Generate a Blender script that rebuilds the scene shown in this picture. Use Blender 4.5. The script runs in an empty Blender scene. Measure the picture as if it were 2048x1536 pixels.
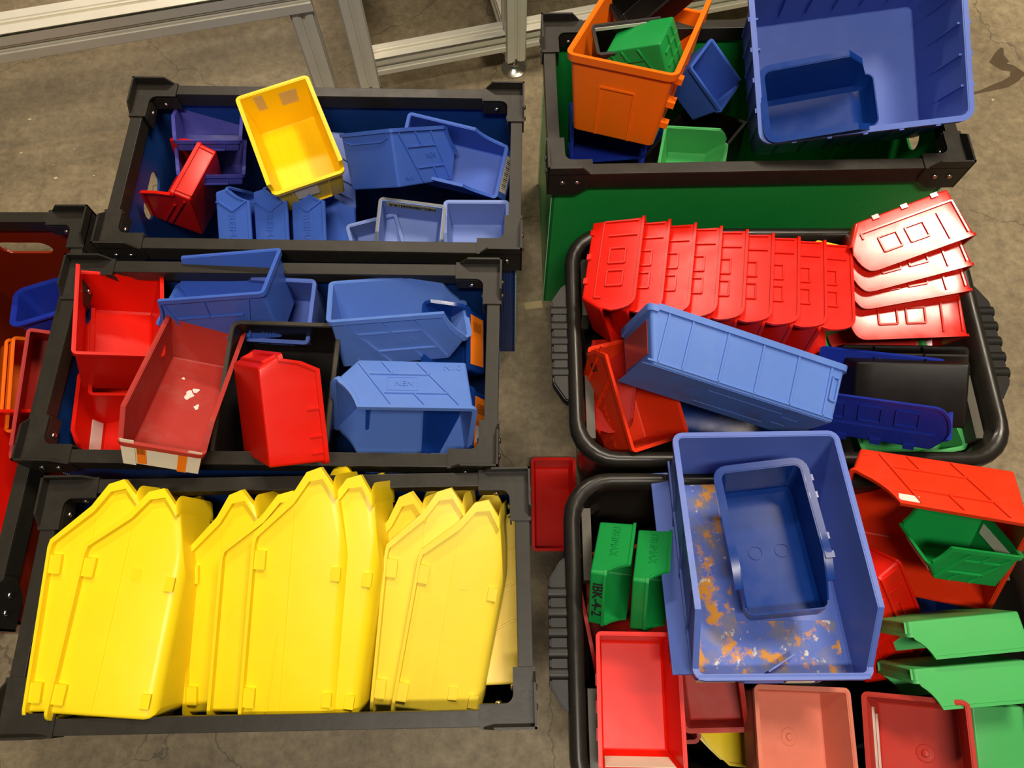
import bpy, bmesh, math, random
from mathutils import Vector, Matrix, Quaternion
random.seed(7)
R_ = math.radians
sc = bpy.context.scene
COL = sc.collection

# ------------------------------------------------------------ camera, light, exposure
cd = bpy.data.cameras.new('camera'); cd.sensor_width = 36; cd.lens = 1480 / 2048 * 36
cd.clip_start = .05; cd.clip_end = 60
cam = bpy.data.objects.new('camera', cd); COL.objects.link(cam)
cam.location = (0, 0, 1.68); cam.rotation_euler = (R_(21), 0, 0)
sc.camera = cam
w = bpy.data.worlds.new('hall'); sc.world = w; w.use_nodes = True
w.node_tree.nodes['Background'].inputs[0].default_value = (1.0, .86, .68, 1)
w.node_tree.nodes['Background'].inputs[1].default_value = .08
sc.view_settings.view_transform = 'Standard'; sc.view_settings.look = 'None'
sc.view_settings.gamma = 1.0; sc.view_settings.use_curve_mapping = False
sc.view_settings.exposure = 0.0
def area(name, loc, target, size, size_y, power, col):
    l = bpy.data.lights.new(name, 'AREA'); l.shape = 'RECTANGLE'; l.size = size; l.size_y = size_y
    l.energy = power; l.color = col
    o = bpy.data.objects.new(name, l); COL.objects.link(o); o.location = loc
    o.rotation_euler = (Vector(target) - Vector(loc)).to_track_quat('-Z', 'Y').to_euler()
    return o
# ceiling luminaires of the hall, high above and behind the crates
area('hall_lamp', (1.45, 2.05, 4.6), (1.4, 2.0, 0), 1.5, .5, 175, (1, .86, .67))
area('hall_lamp', (-1.2, 4.8, 4.8), (-1.0, 2.0, 0), 1.5, .35, 150, (1, .84, .67))
area('hall_lamp', (.1, -1.0, 4.8), (.0, 0, 0), 1.5, .35, 135, (1, .91, .78))

# ------------------------------------------------------------ materials
def srgb(c):
    return tuple(((v / 255) / 12.92 if v / 255 <= .04045 else ((v / 255 + .055) / 1.055) ** 2.4) for v in c)
MATS = {}
def plastic(name, c, rough=.38, dirt=.0, dirtc=(150, 140, 125), bump=.0, scale=60, var=.10, spec=.32, scuff=.0, metal=0.):
    if name in MATS: return MATS[name]
    m = bpy.data.materials.new(name); m.use_nodes = True
    nt = m.node_tree; N = nt.nodes; Lk = nt.links; b = N['Principled BSDF']
    tc = N.new('ShaderNodeTexCoord')
    n1 = N.new('ShaderNodeTexNoise'); n1.inputs['Scale'].default_value = 9; n1.inputs['Detail'].default_value = 6
    Lk.new(tc.outputs['Object'], n1.inputs['Vector'])
    base = srgb(c)
    mix = N.new('ShaderNodeMix'); mix.data_type = 'RGBA'
    mix.inputs['A'].default_value = tuple(v * (1 - var) for v in base) + (1,)
    mix.inputs['B'].default_value = tuple(min(1, v * (1 + var)) for v in base) + (1,)
    Lk.new(n1.outputs['Fac'], mix.inputs['Factor'])
    out = mix.outputs['Result']
    if dirt > 0:
        n2 = N.new('ShaderNodeTexNoise'); n2.inputs['Scale'].default_value = 14; n2.inputs['Detail'].default_value = 9
        n2.inputs['Roughness'].default_value = .7
        Lk.new(tc.outputs['Object'], n2.inputs['Vector'])
        r = N.new('ShaderNodeValToRGB'); r.color_ramp.elements[0].position = .5; r.color_ramp.elements[1].position = .8
        Lk.new(n2.outputs['Fac'], r.inputs['Fac'])
        mm = N.new('ShaderNodeMath'); mm.operation = 'MULTIPLY'; mm.inputs[1].default_value = dirt
        Lk.new(r.outputs['Color'], mm.inputs[0])
        m2 = N.new('ShaderNodeMix'); m2.data_type = 'RGBA'
        Lk.new(mm.outputs[0], m2.inputs['Factor']); Lk.new(out, m2.inputs['A'])
        m2.inputs['B'].default_value = srgb(dirtc) + (1,)
        out = m2.outputs['Result']
    Lk.new(out, b.inputs['Base Color'])
    b.inputs['Roughness'].default_value = rough; b.inputs['Metallic'].default_value = metal
    b.inputs['Specular IOR Level'].default_value = spec
    n3 = N.new('ShaderNodeTexNoise'); n3.inputs['Scale'].default_value = 25; n3.inputs['Detail'].default_value = 5
    Lk.new(tc.outputs['Object'], n3.inputs['Vector'])
    mr = N.new('ShaderNodeMapRange'); mr.inputs['To Min'].default_value = max(.05, rough - .08 - scuff); mr.inputs['To Max'].default_value = rough + .1 + scuff
    Lk.new(n3.outputs['Fac'], mr.inputs['Value']); Lk.new(mr.outputs['Result'], b.inputs['Roughness'])
    if bump > 0:
        n4 = N.new('ShaderNodeTexNoise'); n4.inputs['Scale'].default_value = scale; n4.inputs['Detail'].default_value = 3
        Lk.new(tc.outputs['Object'], n4.inputs['Vector'])
        bp = N.new('ShaderNodeBump'); bp.inputs['Strength'].default_value = bump; bp.inputs['Distance'].default_value = .002
        Lk.new(n4.outputs['Fac'], bp.inputs['Height']); Lk.new(bp.outputs['Normal'], b.inputs['Normal'])
    MATS[name] = m
    return m
def glassy(name, c, alpha, rough=.12):
    m = plastic(name, c, rough); b = m.node_tree.nodes['Principled BSDF']
    b.inputs['Alpha'].default_value = alpha
    return m
P = plastic
BLUE = P('blue_plastic', (62, 98, 190), .42, .12, (120, 140, 190))
BLUE2 = P('soft_blue_plastic', (84, 108, 188), .40, .15, (130, 145, 190))
BLUE3 = P('sky_blue_plastic', (88, 124, 202), .42, .12, (150, 165, 205))
PALEBLUE = P('pale_blue_plastic', (116, 138, 200), .45, .2, (150, 160, 200))
NAVY = P('deep_blue_plastic', (14, 52, 128), .25, .08, (60, 90, 150))
ROYAL = P('royal_blue_plastic', (26, 46, 150), .33, .05)
PURPLE = P('violet_blue_plastic', (66, 66, 150), .25, .06)
RED = P('red_plastic', (214, 22, 6), .33, .06, (150, 60, 40))
REDG = P('glossy_red_plastic', (206, 24, 10), .17, .25, (225, 110, 90), scuff=.10, spec=.8)
REDO = P('orange_red_plastic', (222, 50, 14), .40, .12, (200, 110, 80))
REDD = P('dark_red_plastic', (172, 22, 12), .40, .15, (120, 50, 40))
REDF = P('faded_red_plastic', (170, 48, 40), .5, .35, (170, 110, 100))
PINK = P('pink_red_plastic', (206, 118, 96), .55, .4, (180, 88, 68), bump=.15)
YEL = P('yellow_plastic', (246, 214, 24), .33, .08, (222, 180, 60))
YELP = P('pale_yellow_plastic', (238, 206, 90), .36, .15, (230, 200, 120))
YELD = P('amber_yellow_plastic', (250, 206, 8), .36, .06, (200, 150, 10))
GREEN = P('green_plastic', (18, 138, 62), .38, .12, (30, 110, 55))
GREENL = P('light_green_plastic', (72, 170, 92), .40, .15, (100, 160, 105))
ORANGE = P('orange_plastic', (250, 112, 12), .36, .06, (220, 120, 50))
BLACK = P('black_plastic', (22, 18, 15), .36, .15, (42, 35, 30))
TOTE = P('tote_black_plastic', (34, 31, 27), .30, .2, (62, 56, 47), scuff=.08)
TOTEG = P('tote_grey_plastic', (74, 70, 60), .42, .2, (92, 86, 74))
RAIL = P('crate_rail_black', (40, 37, 31), .40, .35, (66, 60, 50), bump=.1)
BRK = P('bracket_black', (38, 35, 30), .42, .4, (66, 60, 50), bump=.15)
STEEL = P('screw_steel', (200, 195, 185), .25, metal=1.)
ALU = P('anodised_aluminium', (226, 221, 205), .32, .12, (190, 180, 160), metal=.25, spec=.5)
PAPER = P('paper_label', (226, 214, 190), .8, .3, (190, 165, 130))
STICK = P('orange_sticker', (246, 124, 18), .55, .1, (230, 150, 80))
INK = P('dark_ink', (30, 28, 26), .6)
WHITE = P('white_sticker', (225, 215, 205), .6, .2)
TAPE = glassy('clear_tape', (222, 200, 150), .45, .2)
def board(name, c, axis=0):
    """hollow corrugated plastic board with fine flutes"""
    m = P(name, c, .30, .12, tuple(min(255, v + 40) for v in c))
    nt = m.node_tree; N = nt.nodes; Lk = nt.links
    tc = N.new('ShaderNodeTexCoord'); wv = N.new('ShaderNodeTexWave'); wv.bands_direction = 'Y' if axis else 'X'
    wv.inputs['Scale'].default_value = 55; wv.inputs['Distortion'].default_value = .3
    Lk.new(tc.outputs['Object'], wv.inputs['Vector'])
    bp = N.new('ShaderNodeBump'); bp.inputs['Strength'].default_value = .25; bp.inputs['Distance'].default_value = .001
    Lk.new(wv.outputs['Fac'], bp.inputs['Height']); Lk.new(bp.outputs['Normal'], N['Principled BSDF'].inputs['Normal'])
    return m
BB = board('blue_board', (24, 62, 130)); BBY = board('blue_board_cross', (24, 62, 130), 1)
GB = board('green_board', (34, 160, 70)); GBY = board('green_board_cross', (34, 160, 70), 1)
RB = board('red_board', (128, 34, 10)); RBY = board('red_board_cross', (128, 34, 10), 1)

# ------------------------------------------------------------ mesh helpers
def link(name, bm, mat, parent=None, smooth=None):
    bmesh.ops.recalc_face_normals(bm, faces=bm.faces)
    me = bpy.data.meshes.new(name); bm.to_mesh(me); bm.free()
    me.materials.append(mat)
    if smooth:
        me.polygons.foreach_set('use_smooth', [True] * len(me.polygons))
        me.set_sharp_from_angle(angle=R_(smooth))
    o = bpy.data.objects.new(name, me); COL.objects.link(o)
    if parent: o.parent = parent
    return o
def tag(o, label, cat, group=None):
    o['label'] = label; o['category'] = cat
    if group: o['group'] = group
    return o
def empty(name, mw):
    o = bpy.data.objects.new(name, None); COL.objects.link(o); o.empty_display_size = .05
    o.matrix_world = mw
    return o
def prism(bm, pts, off):
    """closed polygon pts pushed along vector off"""
    a = [bm.verts.new(p) for p in pts]; b = [bm.verts.new(Vector(p) + Vector(off)) for p in pts]
    n = len(pts)
    bm.faces.new(a); bm.faces.new(b[::-1])
    for i in range(n):
        bm.faces.new((a[i], b[i], b[(i + 1) % n], a[(i + 1) % n]))
def box(bm, lo, hi, bev=0):
    x0, y0, z0 = lo; x1, y1, z1 = hi
    vs = [bm.verts.new(p) for p in ((x0, y0, z0), (x1, y0, z0), (x1, y1, z0), (x0, y1, z0), (x0, y0, z1), (x1, y0, z1), (x1, y1, z1), (x0, y1, z1))]
    fs = [bm.faces.new([vs[i] for i in f]) for f in ((0, 3, 2, 1), (4, 5, 6, 7), (0, 1, 5, 4), (1, 2, 6, 5), (2, 3, 7, 6), (3, 0, 4, 7))]
    if bev:
        es = list({e for f in fs for e in f.edges})
        bmesh.ops.bevel(bm, geom=es, offset=bev, segments=2, profile=.6, affect='EDGES')
def bar(bm, p, q, n, wid, hgt):
    """rib from p to q on a surface with normal n"""
    p, q, n = Vector(p), Vector(q), Vector(n).normalized()
    d = (q - p); L = d.length
    if L < 1e-6: return
    d /= L; s = n.cross(d).normalized() * wid / 2
    lo = n * -.0006
    a = [p + s + lo, q + s + lo, q - s + lo, p - s + lo]
    t = n * hgt; k = .7
    A = [bm.verts.new(v) for v in a]; B = [bm.verts.new(v) for v in (p + s * k + t, q + s * k + t, q - s * k + t, p - s * k + t)]
    bm.faces.new(A[::-1]); bm.faces.new(B)
    for i in range(4): bm.faces.new((A[i], A[(i + 1) % 4], B[(i + 1) % 4], B[i]))
def loft(bm, rings, close=False, capa=False, capb=False):
    V = [[bm.verts.new(p) for p in r] for r in rings]
    n = len(rings[0]); m = len(V)
    for j in range(m if close else m - 1):
        a, b = V[j], V[(j + 1) % m]
        for i in range(n):
            try: bm.faces.new((a[i], a[(i + 1) % n], b[(i + 1) % n], b[i]))
            except ValueError: pass
    if capa: bm.faces.new(V[0][::-1])
    if capb: bm.faces.new(V[-1])
def text_mesh(s, size, depth=.0003, bold=0.):
    cu = bpy.data.curves.new('t', 'FONT'); cu.body = s; cu.size = size; cu.extrude = depth; cu.offset = bold
    cu.align_x = 'CENTER'; cu.align_y = 'CENTER'; cu.resolution_u = 3
    ob = bpy.data.objects.new('t', cu); COL.objects.link(ob)
    dg = bpy.context.evaluated_depsgraph_get(); me = bpy.data.meshes.new_from_object(ob.evaluated_get(dg))
    bpy.data.objects.remove(ob); bpy.data.curves.remove(cu)
    return me
def text_on(name, s, size, mat, parent, o, ex, ey, depth=.0003, bold=0.):
    """lettering with its centre at o, running along ex, up along ey (parent space)"""
    me = text_mesh(s, size, depth, bold); me.name = name
    ex = Vector(ex).normalized(); ey = Vector(ey); ey = (ey - ex * ex.dot(ey)).normalized(); ez = ex.cross(ey)
    me.transform(Matrix(((ex.x, ey.x, ez.x, o[0]), (ex.y, ey.y, ez.y, o[1]), (ex.z, ey.z, ez.z, o[2]), (0, 0, 0, 1))))
    me.materials.clear(); me.materials.append(mat)
    ob = bpy.data.objects.new(name, me); COL.objects.link(ob); ob.parent = parent
    return ob

# ------------------------------------------------------------ storage bins
class Bin:
    """thin walled open-front bin. x back to front, y across, z bottom to rim"""
    def __init__(s, d, kind, r=.005, t=.0024):
        s.L, s.W, s.H = d['L'], d['W'], d['H']; s.a, s.hf, s.wb, s.b0, s.lb = d['a'], d['hf'], d['wb'], d['b0'], d['lb']
        s.kind = kind; s.r = r; s.t = t
        s.hf = min(.999, max(.12, s.hf)); s.lb = min(s.lb, 1.0)
        s.lt = s.lb + (1 - s.lb) / s.hf
        a, h = min(s.a, .985), s.hf
        if kind == 'A':      # concave shoulder
            c = (a + .30 * (1 - a), h + .30 * (1 - h)); pr = [(0, 1), (a, 1)]
            for i in range(1, 7):
                q = i / 6; pr.append(((1 - q) ** 2 * a + 2 * q * (1 - q) * c[0] + q * q, (1 - q) ** 2 + 2 * q * (1 - q) * c[1] + q * q * h))
        elif kind == 'R':    # rim rounds down at the front
            pr = [(0, 1), (a, 1)]
            for i in range(1, 8):
                q = i / 7; pr.append(((1 - q) ** 2 * a + 2 * q * (1 - q) * 1 + q * q, (1 - q) ** 2 + 2 * q * (1 - q) * 1 + q * q * h))
        elif kind == 'Y':
            pr = [(0, 1), (.735, 1), (.77, .985), (.93, .617), (1, h)]
        elif kind == 'F':
            pr = [(0, 1), (a, 1), (a + .004, h), (1, h)] if h < .97 else [(0, 1), (1, 1)]
        else:
            pr = [(0, 1), (a, 1), (1, h)]
        s.prof = pr
        us = []
        for x, z in pr:
            den = (s.lb - s.b0) * (1 - z) + s.lt * z
            us.append(((x - s.b0 * (1 - z)) / den, z))
        u2 = [us[0]]
        for (u0, f0), (u1, f1) in zip(us, us[1:]):
            k = max(1, int((u1 - u0) / .12))
            for i in range(1, k + 1):
                q = i / k; u2.append((u0 + (u1 - u0) * q, f0 + (f1 - f0) * q))
        s.us = u2
        s.keys = [('c', 0, +1, th, 1.) for th in (0, 30, 60, 90)]
        s.keys = []
        A = (0, 22, 45, 68, 90)
        for th in A: s.keys.append(('c', 0, 1, th, 1.))
        for u, f in u2[1:-1]: s.keys.append(('s', u, 1, 0, f))
        for th in A: s.keys.append(('c', 1, 1, 90 - th, s.hf))
        for th in A: s.keys.append(('c', 1, -1, th, s.hf))
        for u, f in u2[1:-1][::-1]: s.keys.append(('s', u, -1, 0, f))
        for th in A: s.keys.append(('c', 0, -1, 90 - th, 1.))
    def ext(s, f):
        L = s.L
        return s.b0 * L * (1 - f), L * (s.lb + (s.lt - s.lb) * f), s.W / 2 * (s.wb + (1 - s.wb) * f)
    def pt(s, k, f, o=0., z=None):
        x0, x1, w = s.ext(f); x0 -= o; x1 += o; w += o; r = max(.0004, s.r + o)
        if k[0] == 's':
            x = min(max(s.ext(f)[0] + (s.ext(f)[1] - s.ext(f)[0]) * k[1], x0 + r), x1 - r); y = k[2] * w
        else:
            c, q = math.cos(R_(k[3])), math.sin(R_(k[3]))
            x = x0 + r - r * c if k[1] == 0 else x1 - r + r * c
            y = k[2] * (w - r + r * q)
        return Vector((x, y, f * s.H if z is None else z))
    def ring(s, fn, o): return [s.pt(k, fn(k[4]), o) for k in s.keys]
    def body(s, mat, parent, fil=.003):
        bm = bmesh.new(); H = s.H; R = []
        for j in range(4):
            th = R_(30 * j); zf = fil * (1 - math.cos(th)) / H
            R.append([s.pt(k, min(zf, k[4]), -fil * (1 - math.sin(th))) for k in s.keys])
        R.append(s.ring(lambda f: f, 0)); R.append(s.ring(lambda f: f, -s.t)); R.append(s.ring(lambda f: min(f, (s.t + fil * .6) / H), -s.t)); R.append(s.ring(lambda f: s.t / H, -s.t - fil * .6))
        loft(bm, R, capa=True, capb=True)
        return link('body', bm, mat, parent, 38)
    def rim(s, mat, parent, rw=.004, rd=.006, name='rim', open_=False):
        bm = bmesh.new(); q = rd / s.H
        if open_: return s.rim_open(mat, parent, rw, rd, name)
        f1 = lambda f: max(.02, f - q)
        loft(bm, [s.ring(f1, -.0005), s.ring(f1, rw), s.ring(lambda f: f + .0008 / s.H, rw), s.ring(lambda f: f + .0008 / s.H, -.0005)], close=True)
        return link(name, bm, mat, parent, 38)
    def rim_open(s, mat, parent, rw, rd, name):
        """flange along the sides and the back only"""
        nl = next(i for i, k in enumerate(s.keys) if k[0] == 'c' and k[1] == 1)
        nr = max(i for i, k in enumerate(s.keys) if k[0] == 'c' and k[1] == 1) + 1
        ks = s.keys[nr:] + s.keys[:nl]; bm = bmesh.new(); q = rd / s.H; e = .0008 / s.H
        prof = ((-q, -.0005), (-q, rw), (e, rw), (e, -.0005))
        V = [[bm.verts.new(s.pt(k, max(.02, k[4] + df), o)) for k in ks] for df, o in prof]
        n = len(ks)
        for j in range(4):
            a, b = V[j], V[(j + 1) % 4]
            for i in range(n - 1): bm.faces.new((a[i], a[i + 1], b[i + 1], b[i]))
        bm.faces.new([V[j][0] for j in range(4)]); bm.faces.new([V[j][-1] for j in range(4)][::-1])
        return link(name, bm, mat, parent, 38)
    def wp(s, wall, a, b, o=0.):
        """point on a wall: sides (xf, zf) with x measured along the length; back/front (yf, zf); floor (xf, yf)"""
        if wall in ('l', 'r'):
            x0, x1, w = s.ext(b); return Vector((a * s.L, (1 if wall == 'l' else -1) * (w + o), b * s.H))
        if wall == 'b':
            x0, x1, w = s.ext(b); return Vector((x0 - o, a * w, b * s.H))
        if wall == 'f':
            x0, x1, w = s.ext(b); return Vector((x1 + o, a * w, b * s.H))
        if wall == 'd':
            return Vector((a * s.L, b * s.W / 2 * s.wb, -o))
        x0, x1, w = s.ext(0)
        return Vector((x0 + (x1 - x0) * a, b * w, s.t + o))
    def nrm(s, wall, a, b):
        p = s.wp(wall, a, b); e = .02
        n = (s.wp(wall, a + e, b) - p).cross(s.wp(wall, a, b + e) - p).normalized()
        out = s.wp(wall, a, b, .01) - p
        return n if n.dot(out) > 0 else -n
    def ribs(s, wall, segs, mat, parent, wid=.0042, hgt=.003, name='side_ribs'):
        bm = bmesh.new()
        for (a0, b0, a1, b1) in segs:
            bar(bm, s.wp(wall, a0, b0), s.wp(wall, a1, b1), s.nrm(wall, (a0 + a1) / 2, (b0 + b1) / 2), wid, hgt)
        return link(name, bm, mat, parent)
    def plate(s, wall, a0, a1, b0, b1, mat, parent, name='label', th=.0008, inner=False, o=0.):
        oo = -s.t - .0002 if inner else .0004 + o
        n = s.nrm(wall, (a0 + a1) / 2, (b0 + b1) / 2) * (-1 if inner and wall != 'fl' else 1)
        if wall == 'fl': oo = .0003
        bm = bmesh.new()
        prism(bm, [s.wp(wall, a0, b0, oo), s.wp(wall, a1, b0, oo), s.wp(wall, a1, b1, oo), s.wp(wall, a0, b1, oo)], n * th)
        return link(name, bm, mat, parent)
    def text(s, wall, a, b, st, size, mat, parent, dirx, diry, name='lettering', inner=False, bold=0.):
        """dirx/diry: text axes as steps in wall coordinates"""
        e = .05; p = s.wp(wall, a, b, .0012 if not inner else -s.t - .0012)
        if wall == 'fl': p = s.wp(wall, a, b, .0006)
        ex = s.wp(wall, a + e * dirx[0], b + e * dirx[1]) - s.wp(wall, a, b)
        ey = s.wp(wall, a + e * diry[0], b + e * diry[1]) - s.wp(wall, a, b)
        nn = s.nrm(wall, a, b) * (-1 if inner and wall != 'fl' else 1)
        if ex.cross(ey).dot(nn) < 0: ey = -ey
        return text_on(name, st, size, mat, parent, p, ex, ey, .0003, bold)
N10 = [(.10, .06, .42, .94), (.62, .06, .90, .74), (.10, .06, .90, .06), (.26, .48, .78, .48), (.34, .70, .70, .70), (.44, .70, .52, .94), (.24, .06, .32, .30), (.16, .26, .68, .26), (.48, .06, .56, .26)]
def win(x0, x1, z0, z1): return [(x0, z0, x1, z0), (x1, z0, x1, z1), (x1, z1, x0, z1), (x0, z1, x0, z0)]
# ------------------------------------------------------------ floor
def floor_mat():
    m = bpy.data.materials.new('concrete'); m.use_nodes = True
    nt = m.node_tree; N = nt.nodes; Lk = nt.links; b = N['Principled BSDF']
    tc = N.new('ShaderNodeTexCoord')
    def noise(sc_, det, ro=.6):
        n = N.new('ShaderNodeTexNoise'); n.inputs['Scale'].default_value = sc_; n.inputs['Detail'].default_value = det; n.inputs['Roughness'].default_value = ro
        Lk.new(tc.outputs['Object'], n.inputs['Vector']); return n
    n1 = noise(2.2, 8); n2 = noise(38, 8, .75)
    r1 = N.new('ShaderNodeValToRGB'); e = r1.color_ramp.elements
    e[0].position = .3; e[0].color = srgb((112, 98, 74)) + (1,); e[1].position = .72; e[1].color = srgb((166, 150, 118)) + (1,)
    Lk.new(n1.outputs['Fac'], r1.inputs['Fac'])
    r2 = N.new('ShaderNodeValToRGB'); e = r2.color_ramp.elements
    e[0].position = .28; e[0].color = (.5, .49, .47, 1); e[1].position = .66; e[1].color = (1.15, 1.15, 1.15, 1)
    Lk.new(n2.outputs['Fac'], r2.inputs['Fac'])
    mx = N.new('ShaderNodeMix'); mx.data_type = 'RGBA'; mx.blend_type = 'MULTIPLY'; mx.inputs['Factor'].default_value = 1
    Lk.new(r1.outputs['Color'], mx.inputs['A']); Lk.new(r2.outputs['Color'], mx.inputs['B'])
    v = N.new('ShaderNodeTexVoronoi'); v.feature = 'DISTANCE_TO_EDGE'; v.inputs['Scale'].default_value = 1.7
    nw = noise(5, 5); ad = N.new('ShaderNodeMix'); ad.data_type = 'VECTOR'; ad.inputs['Factor'].default_value = .12
    Lk.new(tc.outputs['Object'], ad.inputs['A']); Lk.new(nw.outputs['Color'], ad.inputs['B']); Lk.new(ad.outputs['Result'], v.inputs['Vector'])
    lt = N.new('ShaderNodeMath'); lt.operation = 'LESS_THAN'; lt.inputs[1].default_value = .0022
    Lk.new(v.outputs['Distance'], lt.inputs[0])
    ml = N.new('ShaderNodeMath'); ml.operation = 'MULTIPLY'; ml.inputs[1].default_value = .45; Lk.new(lt.outputs[0], ml.inputs[0])
    m2 = N.new('ShaderNodeMix'); m2.data_type = 'RGBA'; Lk.new(ml.outputs[0], m2.inputs['Factor'])
    Lk.new(mx.outputs['Result'], m2.inputs['A']); m2.inputs['B'].default_value = srgb((50, 43, 34)) + (1,)
    Lk.new(m2.outputs['Result'], b.inputs['Base Color']); b.inputs['Roughness'].default_value = .62
    bp = N.new('ShaderNodeBump'); bp.inputs['Strength'].default_value = .12; bp.inputs['Distance'].default_value = .003
    Lk.new(n2.outputs['Fac'], bp.inputs['Height']); Lk.new(bp.outputs['Normal'], b.inputs['Normal'])
    return m
bm = bmesh.new(); bm.faces.new([bm.verts.new(p) for p in ((-6, -5, 0), (6, -5, 0), (6, 9, 0), (-6, 9, 0))])
fl = link('floor', bm, floor_mat()); fl['kind'] = 'structure'; tag(fl, 'worn brown-grey concrete hall floor with fine cracks', 'floor')
# damp stain on the concrete: a hooked streak
STAIN = P('damp_stain', (84, 70, 50), .5, .6, (112, 97, 72))
def stain(pts, wid):
    bm = bmesh.new(); L_, R2 = [], []
    for i, p in enumerate(pts):
        a = Vector(pts[max(0, i - 1)]); c = Vector(pts[min(len(pts) - 1, i + 1)]); d = (c - a).normalized(); n = Vector((-d.y, d.x))
        w_ = wid[i] * (1 + .25 * math.sin(i * 2.3))
        L_.append(Vector((p[0] + n.x * w_, p[1] + n.y * w_, .0006))); R2.append(Vector((p[0] - n.x * w_, p[1] - n.y * w_, .0006)))
    va = [bm.verts.new(v) for v in L_]; vb = [bm.verts.new(v) for v in R2]
    for i in range(len(pts) - 1): bm.faces.new((va[i], va[i + 1], vb[i + 1], vb[i]))
    o = link('damp_stain', bm, STAIN, fl)
stain([(1.289, 1.53), (1.319, 1.536), (1.345, 1.543), (1.38, 1.556), (1.42, 1.57), (1.45, 1.589), (1.467, 1.611), (1.454, 1.628), (1.432, 1.633), (1.422, 1.652), (1.43, 1.682), (1.443, 1.705)], [0.003, 0.004, 0.006, 0.008, 0.012, 0.017, 0.018, 0.015, 0.018, 0.024, 0.016, 0.004])
chip = P('pale_chip', (205, 190, 160), .7)
for i, (x, y) in enumerate([(-1.139, 1.252), (-1.355, 1.327), (-1.241, 1.244), (-1.257, 1.288), (1.37, 1.511), (-1.358, 1.442), (-1.21, 1.339)]):
    bm = bmesh.new(); s_ = .003 + .002 * (i % 3)
    prism(bm, [(x - s_, y, 0), (x, y - s_ * .6, 0), (x + s_, y + s_ * .2, 0), (x, y + s_ * .7, 0)], (0, 0, .002))
    link('pale_chip', bm, chip, fl)

# ------------------------------------------------------------ aluminium profile frames behind the crates
def extr(name, p, q, size, parent, up=(0, 0, 1), mat=None):
    """slotted square profile from p to q"""
    p, q = Vector(p), Vector(q); d = (q - p).normalized(); u = Vector(up); u = (u - d * d.dot(u)).normalized(); v = d.cross(u)
    h = size / 2; g = .0045; dp = .010; c = .004
    def side(a, b):   # quarter outline with slot in the middle of the side, from corner a direction to b
        return []
    sec = []
    for k in range(4):
        cs, sn = [(1, 0), (0, 1), (-1, 0), (0, -1)][k]
        for (s_, t) in ((-h + c, h), (-g - .006, h), (-g - .006, h - .003), (-g, h - .003), (-g, h - dp), (g, h - dp), (g, h - .003), (g + .006, h - .003), (g + .006, h), (h - c, h)):
            # local: t outward, s_ along side (clockwise)
            x = cs * t + sn * s_; y = sn * t - cs * s_
            sec.append((x, y))
    bm = bmesh.new()
    loft(bm, [[p + u * y + v * x for x, y in sec], [q + u * y + v * x for x, y in sec]], capa=True, capb=True)
    return link(name, bm, mat or ALU, parent)
PR = .058
dirx = Vector((-.36, -.088, 0)).normalized()
ft = empty('profile_workbench', Matrix.Translation((.0, 1.62, 0)))
ft_inv = Matrix.Translation((0, -1.62, 0))
def fp(x, y, z): return (x, y - 1.62, z)
p3 = Vector((.005, 1.625, 0)); p2 = p3 + dirx * .415
extr('post', fp(p3.x, p3.y, .055), fp(p3.x, p3.y, .86), PR, ft, up=dirx)
extr('post', fp(p2.x, p2.y, .055), fp(p2.x, p2.y, .86), PR, ft, up=dirx)
p4 = p3 - dirx * .75
extr('post', fp(p4.x, p4.y, .055), fp(p4.x, p4.y, .86), PR, ft, up=dirx)
e = PR / 2
a = p2 - dirx * e; c = p3 + dirx * e
extr('lower_rail', fp(a.x, a.y, .125), fp(c.x, c.y, .125), PR, ft)
a = p3 - dirx * e; c = p4 + dirx * e
extr('lower_rail', fp(a.x, a.y, .125), fp(c.x, c.y, .125), PR, ft)
back = Vector((-dirx.y, dirx.x, 0)); back = back if back.y > 0 else -back
for pp in (p2, p3, p4):
    q0 = pp + back * e; q1 = pp + back * .6
    extr('side_rail', fp(q0.x, q0.y, .125), fp(q1.x, q1.y, .125), PR, ft)
    extr('post', fp(q1.x, q1.y, .055), fp(q1.x, q1.y, .86), PR, ft, up=dirx)
for pp in (p2, p3, p4, p2 + back * .6, p3 + back * .6, p4 + back * .6):
    bm = bmesh.new()
    rr = [(0.0, .0), (.036, 0), (.036, .006), (.018, .014), (.012, .022), (.012, .026), (.007, .027), (.007, .056)]
    loft(bm, [[Vector((pp.x + r * math.cos(t), pp.y - 1.62 + r * math.sin(t), z)) for t in [2 * math.pi * i / 20 for i in range(20)]] for r, z in rr[1:]], capa=True, capb=True)
    link('levelling_foot', bm, STEEL, ft, 40)
bm = bmesh.new(); box(bm, (-.6, .13, .86), (.95, 1.6, .89), .003)  # unseen top, added out of view and made deep to shade the floor below
link('unseen_bench_top', bm, P('unseen_top_board', (150, 140, 120), .5), ft)
bm = bmesh.new()
for s_ in (-1, 1):
    prism(bm, [fp(*(p3 + dirx * s_ * e + Vector((0, 0, z)) + dirx * s_ * x)) for x, z in ((0, .096), (.03, .096), (.0, .066))], back * -.003 if True else 0)
link('gusset', bm, ALU, ft)
tag(ft, 'aluminium profile workbench standing on levelling feet behind the crates', 'workbench')
gf = empty('guard_frame', Matrix.Translation((-.5, 1.49, 0)))
def gp(v, z): return (v.x + .5, v.y - 1.49, z)
g1 = p2 + dirx * .118
dg = Vector((-.68, -.155, 0)).normalized()
extr('post', gp(g1, 0.0), gp(g1, .36), PR, gf, up=dg)
g2 = g1 + dg * 1.25
extr('post', gp(g2, 0.0), gp(g2, .36), PR, gf, up=dg)
extr('top_rail', gp(g1 - dg * e, .36 + .020), gp(g2 - dg * -e, .36 + .020), .076, gf)
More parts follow.
